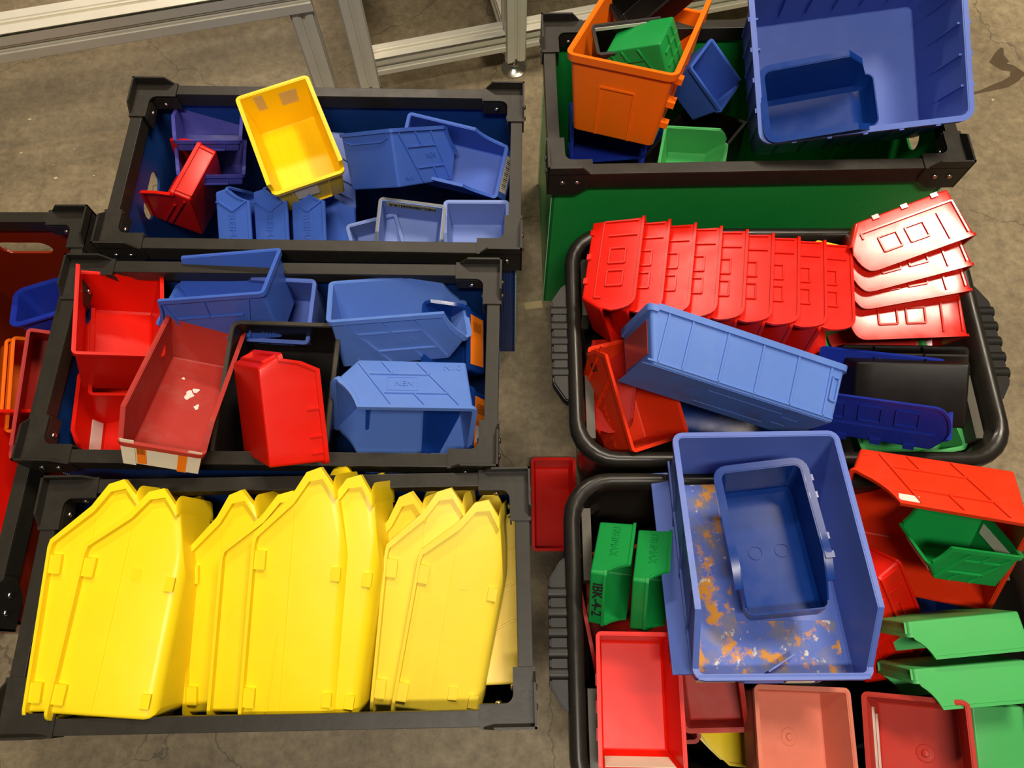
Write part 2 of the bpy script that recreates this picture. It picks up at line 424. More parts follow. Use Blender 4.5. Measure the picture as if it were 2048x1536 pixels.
bm = bmesh.new(); nrm_ = Vector((-dg.y, dg.x, 0))
A_ = g1 + dg * e; B_ = g2 - dg * e
prism(bm, [gp(A_, .05), gp(B_, .05), gp(B_, .365), gp(A_, .365)], nrm_ * .004)
link('clear_pane', bm, glassy('clear_polycarbonate', (150, 150, 140), .16, .08), gf)
tag(gf, 'low aluminium guard frame with a clear pane beside the workbench', 'guard frame')

bm = bmesh.new(); prism(bm, [(.03, .865, .0006), (.075, .872, .0006), (.078, .852, .0006), (.034, .846, .0006)], (0, 0, .0006))
tp = link('tape_strip', bm, TAPE); tag(tp, 'clear tape strip on the floor by the green crate corner', 'tape')
# ------------------------------------------------------------ folding crates of hollow board
def crate(loc, rot, L, W, H, bmx, bmy, edge, label, group='hollow board crates with black rails'):
    root = empty('board_crate', Matrix.Translation(loc) @ Matrix.Rotation(rot, 4, 'Z'))
    th = .005; x, y = L / 2, W / 2; ins = .010
    def panel(u, v, z0, z1, hole, mat):   # wall from u to v (2D), thickness inward
        u, v = Vector(u), Vector(v); d = (v - u); n = Vector((-d.y, d.x)).normalized()
        bm = bmesh.new(); L2 = d.length; d.normalize()
        out = [(0, z0), (L2, z0), (L2, z1), (0, z1)]; hol = []
        if hole:
            cx, cz, hl, hh = L2 / 2, z1 - .105, .055, .021
            for i in range(24):
                t = 2 * math.pi * i / 24; q = hl - hh
                hol.append((cx + (q if math.cos(t) > 0 else -q) + hh * math.cos(t), cz + hh * math.sin(t)))
        es = []
        for loop in (out, hol):
            vs = [bm.verts.new((u.x + d.x * s_, u.y + d.y * s_, z)) for s_, z in loop]
            for i in range(len(vs)): es.append(bm.edges.new((vs[i], vs[(i + 1) % len(vs)])))
        bmesh.ops.triangle_fill(bm, use_beauty=True, edges=es)
        r = bmesh.ops.extrude_face_region(bm, geom=list(bm.faces))
        bmesh.ops.translate(bm, verts=[q for q in r['geom'] if isinstance(q, bmesh.types.BMVert)], vec=(n.x * th, n.y * th, 0))
        return link('wall_panel', bm, mat, root)
    xi, yi = x - ins, y - ins
    panel((-xi, -yi), (xi, -yi), .004, H - .004, False, bmx); panel((xi, yi), (-xi, yi), .004, H - .004, False, bmx)
    panel((xi, -yi), (xi, yi), .004, H - .004, True, bmy); panel((-xi, yi), (-xi, -yi), .004, H - .004, True, bmy)
    bm = bmesh.new(); box(bm, (-xi, -yi, 0), (xi, yi, .006)); link('base_panel', bm, bmx, root)
    for sx in (-1, 1):
        for sy in (-1, 1):   # cut board edge with open flutes at each upright corner
            bm = bmesh.new()
            for i in range(int((H - .06) / .006)):
                z0 = .004 + i * .006
                prism(bm, [(sx * (xi + .001), sy * (yi + .0015), z0), (sx * (xi + .001), sy * (yi - .004), z0), (sx * (xi + .001), sy * (yi - .001 * (i % 3)), z0 + .003)], (sx * .0016, 0, 0))
            o_ = link('cut_edge', bm, edge, root); o_['kind'] = 'stuff'
    rw = .023
    for k, (ax, sg) in enumerate(((0, 1), (0, -1), (1, 1), (1, -1))):
        bm = bmesh.new()
        half = (x if ax == 0 else y) - .06
        # U profile: top, outer skirt, inner skirt
        for (o0, o1, z0, z1) in ((-rw, 0, H - .003, H), (-.003, 0, H - .042, H - .003), (-rw, -rw + .003, H - .032, H - .003)):
            o0, o1 = (o0, o1)
            if ax == 0: lo, hi = (-half, min(sg * (y + o0), sg * (y + o1)), z0), (half, max(sg * (y + o0), sg * (y + o1)), z1)
            else: lo, hi = (min(sg * (x + o0), sg * (x + o1)), -half, z0), (max(sg * (x + o0), sg * (x + o1)), half, z1)
            box(bm, lo, hi, .0008)
        link('rim_rail', bm, RAIL, root)
    al, aw = .085, .034
    for sx in (-1, 1):
        for sy in (-1, 1):
            bm = bmesh.new()
            f = lambda px, py, pz: (sx * (x + .003 - px), sy * (y + .003 - py), pz)
            # L plate with a rounded inner corner
            inn = [(aw, al)] + [(aw + .014 * (1 - math.sin(t)), aw + .014 * (1 - math.cos(t))) for t in [R_(0 + 18 * i) for i in range(6)]][::1] + [(al, aw)]
            pts = [(0, 0), (0, al)] + [(aw, al)] + [(aw + .014 * (1 - math.cos(R_(90 - 18 * i))), aw + .014 * (1 - math.sin(R_(90 - 18 * i)))) for i in range(6)][::-1] + [(al, aw), (al, 0)]
            prism(bm, [f(px, py, H) for px, py in pts], (0, 0, .003))
            # skirts outside and ears rising above the rim, with sloped ends
            for sw in (0, 1):
                g = (lambda q, z, dd: f(q, dd, z)) if sw == 0 else (lambda q, z, dd: f(dd, q, z))
                prism(bm, [g(0, H, 0), g(al, H, 0), g(al, H - .03, 0), g(al - .03, H - .058, 0), g(0, H - .058, 0)], Vector(g(0, 0, .0035)) - Vector(g(0, 0, 0)))
                prism(bm, [g(0, H, -.0), g(al - .004, H, -.0), g(al - .022, H + .021, 0), g(0, H + .021, 0)], Vector(g(0, 0, .0035)) - Vector(g(0, 0, 0)))
                prism(bm, [g(.008, H - .004, aw - .003), g(al, H - .004, aw - .003), g(al, H - .034, aw - .003), g(.008, H - .034, aw - .003)], Vector(g(0, 0, .003)) - Vector(g(0, 0, 0)))
            b_ = link('corner_bracket', bm, BRK, root)
            for sw in (0, 1):
                for q in (.028, .056):
                    for dd, sgn in ((-.0005, -1), (aw + .0005, 1)):
                        c_ = Vector(f(q, dd, H - .022) if sw == 0 else f(dd, q, H - .022))
                        ax_ = (Vector(f(0, 1, 0)) - Vector(f(0, 0, 0))) if sw == 0 else (Vector(f(1, 0, 0)) - Vector(f(0, 0, 0)))
                        ax_ = ax_ * sgn
                        bm = bmesh.new(); t1 = Vector((0, 0, 1)); t2 = ax_.cross(t1)
                        loft(bm, [[c_ + ax_ * h_ + (t1 * math.cos(t) + t2 * math.sin(t)) * r for t in [2 * math.pi * i / 10 for i in range(10)]] for r, h_ in ((.0055, 0), (.005, .0018), (.0028, .003))], capa=True, capb=True)
                        link('screw', bm, STEEL, b_, 50)
    tag(root, label, 'crate', group)
    return root
crate((-.376, .920, 0), R_(-1), .79, .385, .48, BB, BBY, P('blue_cut_edge', (110, 140, 175), .5), 'blue board crate with black rails, standing nearest the guard frame')
crate((-.421, .509, 0), R_(-.7), .795, .385, .48, BB, BBY, P('blue_cut_edge', (110, 140, 175), .5), 'blue board crate of red and blue bins, between two other blue crates')
crate((-.365, .105, 0), R_(1.1), .79, .385, .48, BB, BBY, P('blue_cut_edge', (110, 140, 175), .5), 'blue board crate full of yellow bins')
crate((-1.022, .449, 0), R_(90), .78, .385, .44, RBY, RB, P('red_cut_edge', (150, 80, 60), .5), 'dark red board crate with black rails beside the blue crates')
crate((.459, 1.056, 0), R_(1.2), .786, .375, .53, GB, GBY, P('green_cut_edge', (120, 190, 130), .5), 'tall green board crate with black rails')

# ------------------------------------------------------------ black totes
GRIP = P('grip_black_plastic', (20, 18, 15), .45, .15, (40, 36, 30))
def tote(loc, rot, L, W, H, label):
    root = empty('black_tote', Matrix.Translation(loc) @ Matrix.Rotation(rot, 4, 'Z'))
    bm = bmesh.new(); NS = 16
    def ring(o, z, r, bulge=0.):
        pts = []; hx, hy = L / 2 + o, W / 2 + o
        for (sx, sy, a0) in ((1, 1, 0), (-1, 1, 90), (-1, -1, 180), (1, -1, 270)):
            cx, cy = sx * (hx - r), sy * (hy - r)
            for i in range(7):
                t = R_(a0 + 15 * i); pts.append((cx + r * math.cos(t), cy + r * math.sin(t), z))
            # straight run to next corner
            nx, ny = {0: (-1, 1), 90: (-1, -1), 180: (1, -1), 270: (1, 1)}[a0]
            ex, ey = nx * (hx - r) + r * math.cos(R_(a0 + 90)), ny * (hy - r) + r * math.sin(R_(a0 + 90))
            sx0, sy0 = pts[-1][0], pts[-1][1]
            for i in range(1, NS):
                q = i / NS; px, py = sx0 + (ex - sx0) * q, sy0 + (ey - sy0) * q
                if a0 in (90, 270) and bulge:      # short sides carry the handles
                    k = abs(py) / (W / 2); bb = 1 if k < .42 else max(0, 1 - (k - .42) / .14)
                    bb = bb * bb * (3 - 2 * bb); px += math.copysign(bulge * bb, px)
                pts.append((px, py, z))
        return [Vector(p) for p in pts]
    T = .045
    rings = [ring(-T - .01, 0, .05), ring(-T, .01, .055), ring(-.02, H - .06, .07), ring(-.018, H - .035, .075), ring(-.004, H - .034, .08), ring(0, H - .02, .082), ring(-.002, H - .008, .08), ring(-.007, H - .002, .075), ring(-.014, H, .07), ring(-.021, H - .002, .068), ring(-.026, H - .006, .065, .0), ring(-.030, H - .03, .06), ring(-.034, H - .09, .055), ring(-.044, H - .10, .05), ring(-T - .012, .02, .045), ring(-T - .02, .012, .04)]
    loft(bm, rings, capa=True, capb=True)
    link('tub', bm, TOTE, root, 45)
    for sx in (-1, 1):
        bm = bmesh.new(); x0 = sx * (L / 2 - .006)
        prism(bm, [(x0, -.125, H - .045), (x0 + sx * .012, -.12, H - .045), (x0 + sx * .034, -.085, H - .045), (x0 + sx * .034, .085, H - .045), (x0 + sx * .012, .12, H - .045), (x0, .125, H - .045)], (0, 0, .030))
        bmesh.ops.bevel(bm, geom=list(bm.edges), offset=.003, segments=2, affect='EDGES')
        link('handle', bm, GRIP, root, 40)
        for k in range(5):
            bm = bmesh.new(); yc = (k - 2) * .032; xo = sx * (L / 2 + .010)
            n_ = 10
            loft(bm, [[Vector((xo + sx * q, yc + .011 * math.cos(math.pi * i / n_), H - .020 + .0085 * math.sin(math.pi * i / n_))) for i in range(n_ + 1)] for q in (-.012, .019)], capa=True, capb=True)
            link('grip_rib', bm, GRIP, root, 40)
        for sy in (-1, 1):   # grey stiffening webs inside the corners
            bm = bmesh.new(); xx = sx * (L / 2 - .034); yy = sy * (W / 2 - .12)
            prism(bm, [(xx, yy - sy * .065, H - .034), (xx, yy + sy * .06, H - .034), (xx, yy + sy * .06, H - .16), (xx, yy - sy * .01, H - .17), (xx, yy - sy * .065, H - .10)], (-sx * .016, 0, -.0))
            link('corner_web', bm, TOTEG, root)
    tag(root, label, 'tote', 'black totes')
    return root
tote((.507, .586, 0), 0, .804, .498, .40, 'black ribbed-handle tote with nested red bins, touching the green crate')
tote((.492, .055, 0), 0, .804, .543, .40, 'black ribbed-handle tote holding the biggest blue open-front bin')
# ------------------------------------------------------------ the bins
FIT = {
    'U3': ((0.2107, 0.1356, 0.1042, 0.9706, 0.8, 0.8272, 0.03, 0.95), (-0.4628, 1.0455, 0.4519), (0.83292, 0.01425, 0.01989, -0.55286)),
    'U1a': ((0.1637, 0.1288, 0.085, 0.55, 0.4, 0.88, 0.03, 0.95), (-0.6498, 1.0827, 0.3501), (0.74705, -0.28667, -0.17905, -0.57244)),
    'U2': ((0.1789, 0.1265, 0.1055, 0.6954, 0.343, 1.0, 0.03, 0.9882), (-0.6486, 0.9268, 0.3045), (0.78648, -0.07738, -0.59368, -0.15166)),
    'U40': ((0.1514, 0.1204, 0.0746, 0.7895, 0.3894, 0.9491, 0.03, 0.9531), (-0.5587, 0.7568, 0.3615), (0.42326, 0.55645, 0.3049, 0.64672)),
    'U41': ((0.1515, 0.1204, 0.0746, 0.7887, 0.3874, 0.9488, 0.03, 0.9537), (-0.485, 0.7571, 0.3608), (0.43331, 0.54983, 0.29546, 0.6501)),
    'U42': ((0.1516, 0.1204, 0.0746, 0.7879, 0.3855, 0.9485, 0.03, 0.9543), (-0.411, 0.7575, 0.3599), (0.44416, 0.5425, 0.2846, 0.65378)),
    'U5': ((0.1983, 0.1273, 0.1049, 0.8467, 0.5374, 0.9538, 0.03, 0.9089), (-0.2676, 0.8598, 0.4857), (0.77978, -0.39175, 0.17486, 0.45596)),
    'U6': ((0.2, 0.113, 0.0999, 0.6689, 0.5109, 0.8641, 0.03, 1.0), (-0.2184, 1.0143, 0.3855), (0.97611, 0.18526, 0.03385, -0.10839)),
    'U7': ((0.1759, 0.102, 0.0512, 0.65, 0.5, 0.88, 0.03, 0.95), (-0.3511, 1.092, 0.3859), (0.47053, 0.54838, -0.33365, -0.60545)),
    'U8a': ((0.16, 0.1207, 0.0782, 0.6, 0.45, 0.88, 0.03, 0.95), (-0.0723, 0.8647, 0.3606), (0.71145, 0.00229, 0.01969, -0.70246)),
    'U8b': ((0.1698, 0.122, 0.0781, 0.6, 0.45, 0.88, 0.03, 0.95), (-0.2028, 0.8613, 0.3887), (0.67598, 0.03256, 0.1285, -0.72489)),
    'U8c': ((0.1496, 0.097, 0.0696, 0.6, 0.45, 0.88, 0.03, 0.95), (-0.2885, 0.8589, 0.3406), (0.79466, 0.08319, 0.10954, -0.59126)),
    'M1': ((0.1962, 0.1339, 0.1235, 0.9969, 0.7349, 0.8611, 0.03, 0.95), (-0.7414, 0.47, 0.4053), (0.60836, 0.08157, 0.22985, 0.75525)),
    'M1c': ((0.1227, 0.1349, 0.0316, 0.6, 0.45, 0.86, 0.03, 0.95), (-0.7949, 0.5264, 0.3221), (0.70989, 0.04713, 0.05097, -0.70089)),
    'M2': ((0.2188, 0.1175, 0.1149, 0.8991, 0.5, 0.8622, 0.03, 0.95), (-0.4111, 0.6244, 0.4173), (0.00558, -0.06329, 0.18775, 0.98016)),
    'M3': ((0.2001, 0.1144, 0.1063, 0.6, 0.5, 0.88, 0.03, 0.95), (-0.3639, 0.6495, 0.3535), (0.03857, -0.02866, -0.09571, 0.99425)),
    'M4': ((0.2709, 0.128, 0.092, 0.8865, 0.5298, 0.8754, 0.03, 1.0), (-0.5851, 0.5452, 0.3798), (0.66939, -0.28138, -0.06147, -0.68481)),
    'M5': ((0.2098, 0.1891, 0.1188, 1.0, 0.999, 0.88, 0.03, 0.97), (-0.3966, 0.58, 0.3821), (0.67791, 0.16289, 0.10285, -0.70945)),
    'M6': ((0.1766, 0.1828, 0.0897, 0.8481, 0.4033, 0.9878, 0.03, 0.9171), (-0.4185, 0.3134, 0.5014), (0.16729, 0.65974, 0.53871, 0.49653)),
    'M7': ((0.2388, 0.1177, 0.1126, 0.8222, 0.4742, 0.8393, 0.03, 0.8482), (-0.3231, 0.5554, 0.4047), (0.96734, -0.24285, 0.02148, 0.06935)),
    'M8': ((0.232, 0.1298, 0.1124, 0.8254, 0.4625, 0.968, 0.03, 0.8376), (-0.0829, 0.4837, 0.4108), (0.02967, 0.07727, -0.56715, 0.81945)),
    'M9a': ((0.2196, 0.132, 0.1086, 0.6, 0.5, 0.88, 0.03, 0.95), (-0.2227, 0.5879, 0.2499), (0.94372, 0.04617, -0.32737, -0.00937)),
    'M9b': ((0.2196, 0.1307, 0.1089, 0.6, 0.5, 0.88, 0.03, 0.95), (-0.2215, 0.4302, 0.2523), (0.95183, 0.04058, -0.30314, -0.02188)),
    'M10': ((0.22, 0.14, 0.1, 0.6, 0.5, 0.88, 0.03, 0.95), (-0.2726, 0.4049, 0.3519), (0.99787, 0.00836, 0.0594, 0.02557)),
    'Y1': ((0.3143, 0.2, 0.1806, 0.78, 0.29, 0.86, 0.02, 0.78), (-0.5326, -0.0549, 0.3953), (0.51949, -0.49414, -0.55241, 0.42521)),
    'Y2': ((0.3092, 0.2, 0.1803, 0.78, 0.29, 0.86, 0.02, 0.78), (-0.4949, -0.0722, 0.4033), (0.53293, -0.51663, -0.52153, 0.42082)),
    'Y3': ((0.3211, 0.2, 0.1586, 0.78, 0.29, 0.86, 0.02, 0.78), (-0.3435, -0.0441, 0.3279), (0.53845, -0.45816, -0.60999, 0.35788)),
    'Y4': ((0.3459, 0.2, 0.1651, 0.78, 0.29, 0.86, 0.02, 0.78), (-0.2335, -0.0484, 0.3782), (0.56082, -0.46406, -0.57468, 0.37401)),
    'Y5': ((0.339, 0.2, 0.1584, 0.78, 0.29, 0.86, 0.02, 0.78), (-0.2031, -0.0628, 0.3711), (0.57299, -0.48777, -0.55417, 0.35589)),
    'Y6': ((0.3387, 0.2, 0.1526, 0.78, 0.29, 0.86, 0.02, 0.78), (-0.0632, -0.0333, 0.3078), (0.51609, -0.47598, -0.64594, 0.29976)),
    'Y7': ((0.319, 0.2, 0.1617, 0.78, 0.29, 0.86, 0.02, 0.78), (-0.0497, -0.0441, 0.3269), (0.57622, -0.46169, -0.56973, 0.36086)),
    'Y8': ((0.3149, 0.2, 0.158, 0.78, 0.29, 0.86, 0.02, 0.78), (-0.0246, -0.0573, 0.3213), (0.60821, -0.46712, -0.53941, 0.34773)),
    'G1': ((0.3288, 0.1887, 0.1517, 0.9551, 0.5863, 0.8326, 0.02, 0.97), (0.1929, 0.9612, 0.5099), (0.81265, -0.11395, 0.0921, 0.56404)),
    'G2': ((0.2465, 0.3678, 0.1607, 1.0, 0.999, 0.94, 0.03, 0.97), (0.6678, 0.9826, 0.4315), (0.66503, 0.10613, -0.18968, 0.71449)),
    'G3': ((0.2031, 0.1262, 0.1022, 0.7378, 0.3812, 0.6916, 0.03, 0.95), (0.4884, 0.9955, 0.491), (0.98021, 0.15766, -0.11611, 0.02907)),
    'G4': ((0.1222, 0.1001, 0.0724, 0.8715, 0.4616, 0.872, 0.03, 0.6791), (0.3133, 0.9715, 0.3982), (0.98944, 0.01684, -0.09386, -0.10914)),
    'G5': ((0.1182, 0.1001, 0.0541, 0.7, 0.5, 0.9034, 0.03, 0.9043), (0.2789, 1.0575, 0.6808), (0.20759, 0.16263, 0.95544, -0.13262)),
    'G6': ((0.1303, 0.07, 0.09, 0.97, 0.95, 0.88, 0.03, 0.95), (0.1524, 1.0089, 0.5542), (0.99623, 0.04749, -0.0007, 0.07256)),
    'G7': ((0.1083, 0.097, 0.08, 0.97, 0.9, 0.88, 0.03, 0.95), (0.3391, 1.1732, 0.4629), (0.91197, 0.0345, 0.29954, -0.2782)),
    'G8': ((0.0938, 0.0554, 0.0934, 0.97, 0.9, 0.88, 0.03, 0.95), (0.374, 1.0929, 0.3437), (0.90815, 0.16443, -0.06873, 0.37881)),
    'R1': ((0.1998, 0.1387, 0.0954, 0.86, 0.42, 0.85, 0.02, 0.84), (0.1737, 0.8054, 0.3955), (0.50449, -0.40289, 0.45076, -0.61644)),
    'R1z': ((0.2, 0.14, 0.11, 0.86, 0.42, 0.85, 0.02, 0.84), (0.5403, 0.7519, 0.402), (0.41266, -0.48243, 0.4997, -0.5893)),
    'R2': ((0.2084, 0.139, 0.0952, 0.86, 0.42, 0.85, 0.02, 0.84), (0.8238, 0.8478, 0.4662), (0.181, -0.03243, 0.7588, -0.62482)),
    'R2d': ((0.2, 0.14, 0.11, 0.86, 0.42, 0.85, 0.02, 0.84), (0.846, 0.6895, 0.3958), (0.04284, 0.04062, 0.79002, -0.61023)),
    'R3': ((0.3559, 0.1496, 0.1012, 0.9616, 0.98, 0.8575, 0.01, 0.9215), (0.5291, 0.3905, 0.4343), (0.02651, 0.15645, 0.66299, 0.73161)),
    'R4': ((0.2303, 0.1346, 0.1177, 0.9306, 0.6, 0.8612, 0.03, 0.8182), (0.8101, 0.4452, 0.4561), (0.21329, 0.03539, 0.93512, 0.28071)),
    'R5': ((0.2256, 0.1407, 0.1058, 0.8575, 0.3181, 0.8236, 0.02, 0.895), (0.5823, 0.4622, 0.3248), (0.93592, -0.25808, -0.14072, -0.19403)),
    'R6': ((0.1168, 0.0075, 0.0556, 0.98, 0.98, 0.88, 0.03, 0.95), (0.8869, 0.4707, 0.276), (0.23236, -0.01093, 0.17943, -0.95587)),
    'R7': ((0.1992, 0.1235, 0.1131, 0.8928, 0.4697, 0.8208, 0.03, 0.8119), (0.2233, 0.4014, 0.2885), (0.56279, 0.22301, 0.05506, 0.79404)),
    'L1': ((0.3563, 0.2571, 0.1329, 0.7851, 0.3982, 1.0, 0.02, 1.0), (0.4069, 0.3336, 0.3707), (0.70647, -0.05734, -0.07354, -0.70157)),
    'L2': ((0.2138, 0.1248, 0.0881, 0.6665, 0.5481, 0.9391, 0.03, 1.0), (0.4089, 0.2847, 0.4461), (0.72855, 0.01159, -0.1081, -0.67631)),
    'L3a': ((0.1255, 0.1222, 0.0604, 0.8004, 0.4159, 0.9951, 0.03, 1.0), (0.1532, 0.2024, 0.3621), (0.27854, -0.55589, 0.33813, -0.70645)),
    'L3b': ((0.1236, 0.1206, 0.056, 0.7975, 0.4439, 1.0, 0.03, 1.0), (0.22, 0.1901, 0.3586), (0.28656, -0.5543, 0.33108, -0.70783)),
    'L4': ((0.1883, 0.1175, 0.1357, 0.97, 0.9, 0.8514, 0.03, 0.9), (0.2215, 0.054, 0.322), (0.70507, 0.09811, -0.03476, -0.70146)),
    'L5': ((0.1393, 0.1012, 0.0725, 0.5, 0.5, 0.88, 0.03, 0.95), (0.3316, 0.0495, 0.3346), (0.71988, 0.15927, -0.06276, -0.67265)),
    'L7': ((0.1287, 0.0783, 0.0635, 0.6, 0.3, 0.88, 0.03, 0.95), (0.4536, -0.0971, 0.2451), (0.00509, -0.06008, -0.7104, 0.70121)),
    'L8': ((0.1284, 0.1581, 0.0652, 0.8551, 0.95, 0.9248, 0.03, 0.8209), (0.4465, -0.0298, 0.3489), (0.68858, -0.0661, 0.08152, -0.71753)),
    'L9': ((0.1359, 0.144, 0.0802, 0.866, 0.9, 0.7371, 0.03, 0.6972), (0.6815, -0.0522, 0.3247), (0.64915, 0.1602, -0.19507, -0.71755)),
    'L10a': ((0.1429, 0.1198, 0.0584, 0.824, 0.3906, 1.0, 0.03, 0.9898), (0.8151, 0.0928, 0.3886), (0.02967, -0.03325, 0.75039, -0.65949)),
    'L10b': ((0.1424, 0.1185, 0.0611, 0.8185, 0.3405, 1.0, 0.03, 0.9943), (0.8206, 0.0197, 0.3691), (0.02002, -0.03175, 0.75053, -0.65977)),
    'L11': ((0.2037, 0.2277, 0.1163, 0.7151, 0.5107, 1.0, 0.03, 0.9519), (0.8369, 0.2452, 0.4142), (0.03526, -0.18013, -0.51641, 0.83644)),
    'L12': ((0.1325, 0.1076, 0.0712, 0.8571, 0.4593, 0.8303, 0.03, 0.8151), (0.7792, 0.153, 0.4293), (0.03769, 0.06342, 0.35905, 0.9304)),
    'L13': ((0.2, 0.14, 0.11, 0.86, 0.42, 0.85, 0.02, 0.84), (0.4639, 0.1126, 0.3896), (0.69945, -0.49673, 0.5072, -0.08226)),
    'L14': ((0.1336, 0.1258, 0.0795, 0.8, 0.5, 0.88, 0.03, 0.95), (0.8154, -0.0557, 0.3476), (0.04728, -0.69674, 0.71445, 0.04332)),
    'F1': ((0.2058, 0.0954, 0.07, 0.9, 0.8, 0.88, 0.03, 0.95), (0.0796, 0.4297, 0.0497), (0.68471, 0.12886, 0.13205, -0.70507)),
    'K1': ((0.17, 0.0936, 0.1, 0.8, 0.5, 0.88, 0.03, 0.95), (-1.0091, 0.6679, 0.2176), (0.97833, -0.13067, -0.03828, 0.15598)),
    'K2': ((0.0987, 0.1265, 0.1496, 0.97, 0.9, 0.88, 0.03, 0.95), (-1.0501, 0.667, 0.184), (0.67729, -0.17295, 0.3684, -0.6129)),
    'K4': ((0.25, 0.198, 0.12, 0.9, 0.8, 0.88, 0.03, 0.95), (-0.9149, 0.5074, 0.1744), (0.70378, 0.09862, 0.08849, -0.69795)),
    'K5': ((0.176, 0.1092, 0.099, 0.9, 0.8, 0.88, 0.03, 0.95), (-0.9239, 0.6478, 0.2664), (0.66265, -0.0878, 0.31037, -0.67591)),
}
def M4(k):
    d, t, q = FIT[k]
    return Matrix.Translation(t) @ Quaternion(q).to_matrix().to_4x4()
DK = ('L', 'W', 'H', 'a', 'hf', 'wb', 'b0', 'lb')
def dims(k, **kw):
    d = dict(zip(DK, FIT[k][0])); d.update(kw); return d
def shift(M, v): return Matrix.Translation(M.to_3x3() @ Vector(v)) @ M
def mk(label, mat, kind, d, M, group=None, rim=(.004, .006), r=.005, fil=.003, ribs=None, rimmat=None, openrim=False, name='storage_bin', cat='bin', t=.0024):
    root = empty(name, M); b = Bin(d, kind, r, t); b.body(mat, root, fil)
    if rim: b.rim(rimmat or mat, root, *rim, open_=openrim)
    for wall, segs in (ribs or {}).items(): b.ribs(wall, segs, mat, root)
    tag(root, label, cat, group); b.root = root; b.mat = mat
    return b
def ft_(b, wid=.5, z0=.15, z1=.8, mat=None):
    """label holder on the front lip: raised frame"""
    h = b.hf
    b.ribs('f', [(-wid, h * z0, wid, h * z0), (wid, h * z0, wid, h * z1), (-wid, h * z1, -wid, h * z0)], mat or b.mat, b.root, .003, .003, 'label_holder')
def pegs(b, wall, xs, z, mat=None, sz=.008, out=.006, name='stacking_tab'):
    for x in xs:
        p = b.wp(wall, x, z); n = b.nrm(wall, x, z); u = (b.wp(wall, x + .02, z) - p).normalized(); v = n.cross(u)
        bm = bmesh.new()
        prism(bm, [p - u * sz - v * sz * .7, p + u * sz - v * sz * .7, p + u * sz + v * sz * .7, p - u * sz + v * sz * .7], n * out)
        link(name, bm, mat or b.mat, b.root)
def visor(b, out, drop, labmat=None, y0=-.95, y1=.95):
    """sloped label holder hanging in front of the lip"""
    z = b.hf * b.H; w = b.ext(b.hf)[2]; x = b.L
    bm = bmesh.new(); sl = Vector((out, 0, -drop)); n = Vector((drop, 0, out)).normalized()
    prism(bm, [Vector((x - .002, y0 * w, z)), Vector((x - .002, y1 * w, z)), Vector((x - .002, y1 * w, z)) + sl, Vector((x - .002, y0 * w, z)) + sl], n * -.003)
    link('label_holder', bm, b.mat, b.root)
    if labmat:
        p = Vector((x - .002, 0, z)); bm = bmesh.new()
        prism(bm, [p + Vector((0, y0 * w * .75, 0)) + sl * .2, p + Vector((0, y1 * w * .75, 0)) + sl * .2, p + Vector((0, y1 * w * .75, 0)) + sl * .85, p + Vector((0, y0 * w * .75, 0)) + sl * .85], n * .0008)
        link('label', bm, labmat, b.root)
        bm = bmesh.new()
        for i in range(16):
            q = y0 * w * .6 + (y1 - y0) * w * .6 * i / 15
            bar(bm, p + Vector((0, q, 0)) + sl * .35 + n * .0008, p + Vector((0, q, 0)) + sl * .7 + n * .0008, n, .0012 + .0008 * (i % 3), .0003)
        link('barcode', bm, INK, b.root)
N10 = [(.09, .94, .40, .05), (.58, .94, .83, .08), (.18, .68, .65, .68), (.31, .30, .76, .30), (.34, .94, .43, .68), (.58, .30, .66, .05)]
GBL = 'blue ribbed open-front bins'
G_UL, G_ML, G_LL, G_G, G_MR, G_LR = ('bins in the crate nearest the guard frame', 'bins in the middle blue crate', 'yellow nested bins', 'bins in the green crate', 'bins in the red-bin tote', 'bins in the tote with the biggest blue bin')

# --- crate nearest the guard frame
b = mk('deep yellow bin lying open with torn tape inside, on top of blue bins', YELD, 'F', dims('U3', wb=.86), M4('U3'), G_UL, rim=(.005, .007))
b.ribs('fl', [(.05, y_, .95, y_) for y_ in (-.6, -.2, .2, .6)], YELD, b.root, .0015, .0006, 'floor_lines')
b.plate('b', .1, .62, .55, .86, TAPE, b.root, 'torn_tape', .0006, True); b.plate('b', -.62, -.35, .6, .95, TAPE, b.root, 'torn_tape', .0006, True)
ft_(b, .55, .1, .9); b.plate('f', -.5, .2, .35, .7, PAPER, b.root, 'torn_label', .0008, o=.001)
M = Matrix.Translation((0, -.02, 0)) @ shift(M4('U1a'), (0, 0, .03))
b = mk('violet-blue bin with a sloped open front, stacked uppermost beside a red bin', PURPLE, 'S', dims('U1a', H=.055), M, G_UL); ft_(b)
b = mk('violet-blue bin beneath another violet-blue bin', PURPLE, 'S', dims('U1a', H=.055), shift(M, (.03, 0, -.06)), G_UL); ft_(b)
b = mk('red bin standing on its back beside the open handle hole', RED, 'S', dims('U2', wb=.93), M4('U2'), G_UL, ribs={'r': [(.1, .6, .9, .12), (.1, .72, .7, .36)]}); ft_(b, .85, .02, .95)
for i in range(3):
    b = mk('%s blue bin on its side in the row of three, counted from the red bin' % ('first', 'second', 'third')[i], BLUE, 'A', dims('U4%d' % i, L=FIT['U40'][0][0] - .02), M4('U4%d' % i) @ Matrix.Translation((.02, 0, 0)), 'three blue bins lying side by side', rim=(.003, .005), ribs={'l': [(.80, .12, .66, .5), (.66, .5, .80, .92), (.80, .12, .80, .02)]})
    b.text('l', .40, .45, 'TREIMAX', .020, BLUE, b.root, (-1, 0), (0, 1))
b = mk('blue bin lying with its plain back and ribbed side up, logo disc on the side', BLUE, 'A', dims('U5'), M4('U5'), G_UL, ribs={'r': N10})
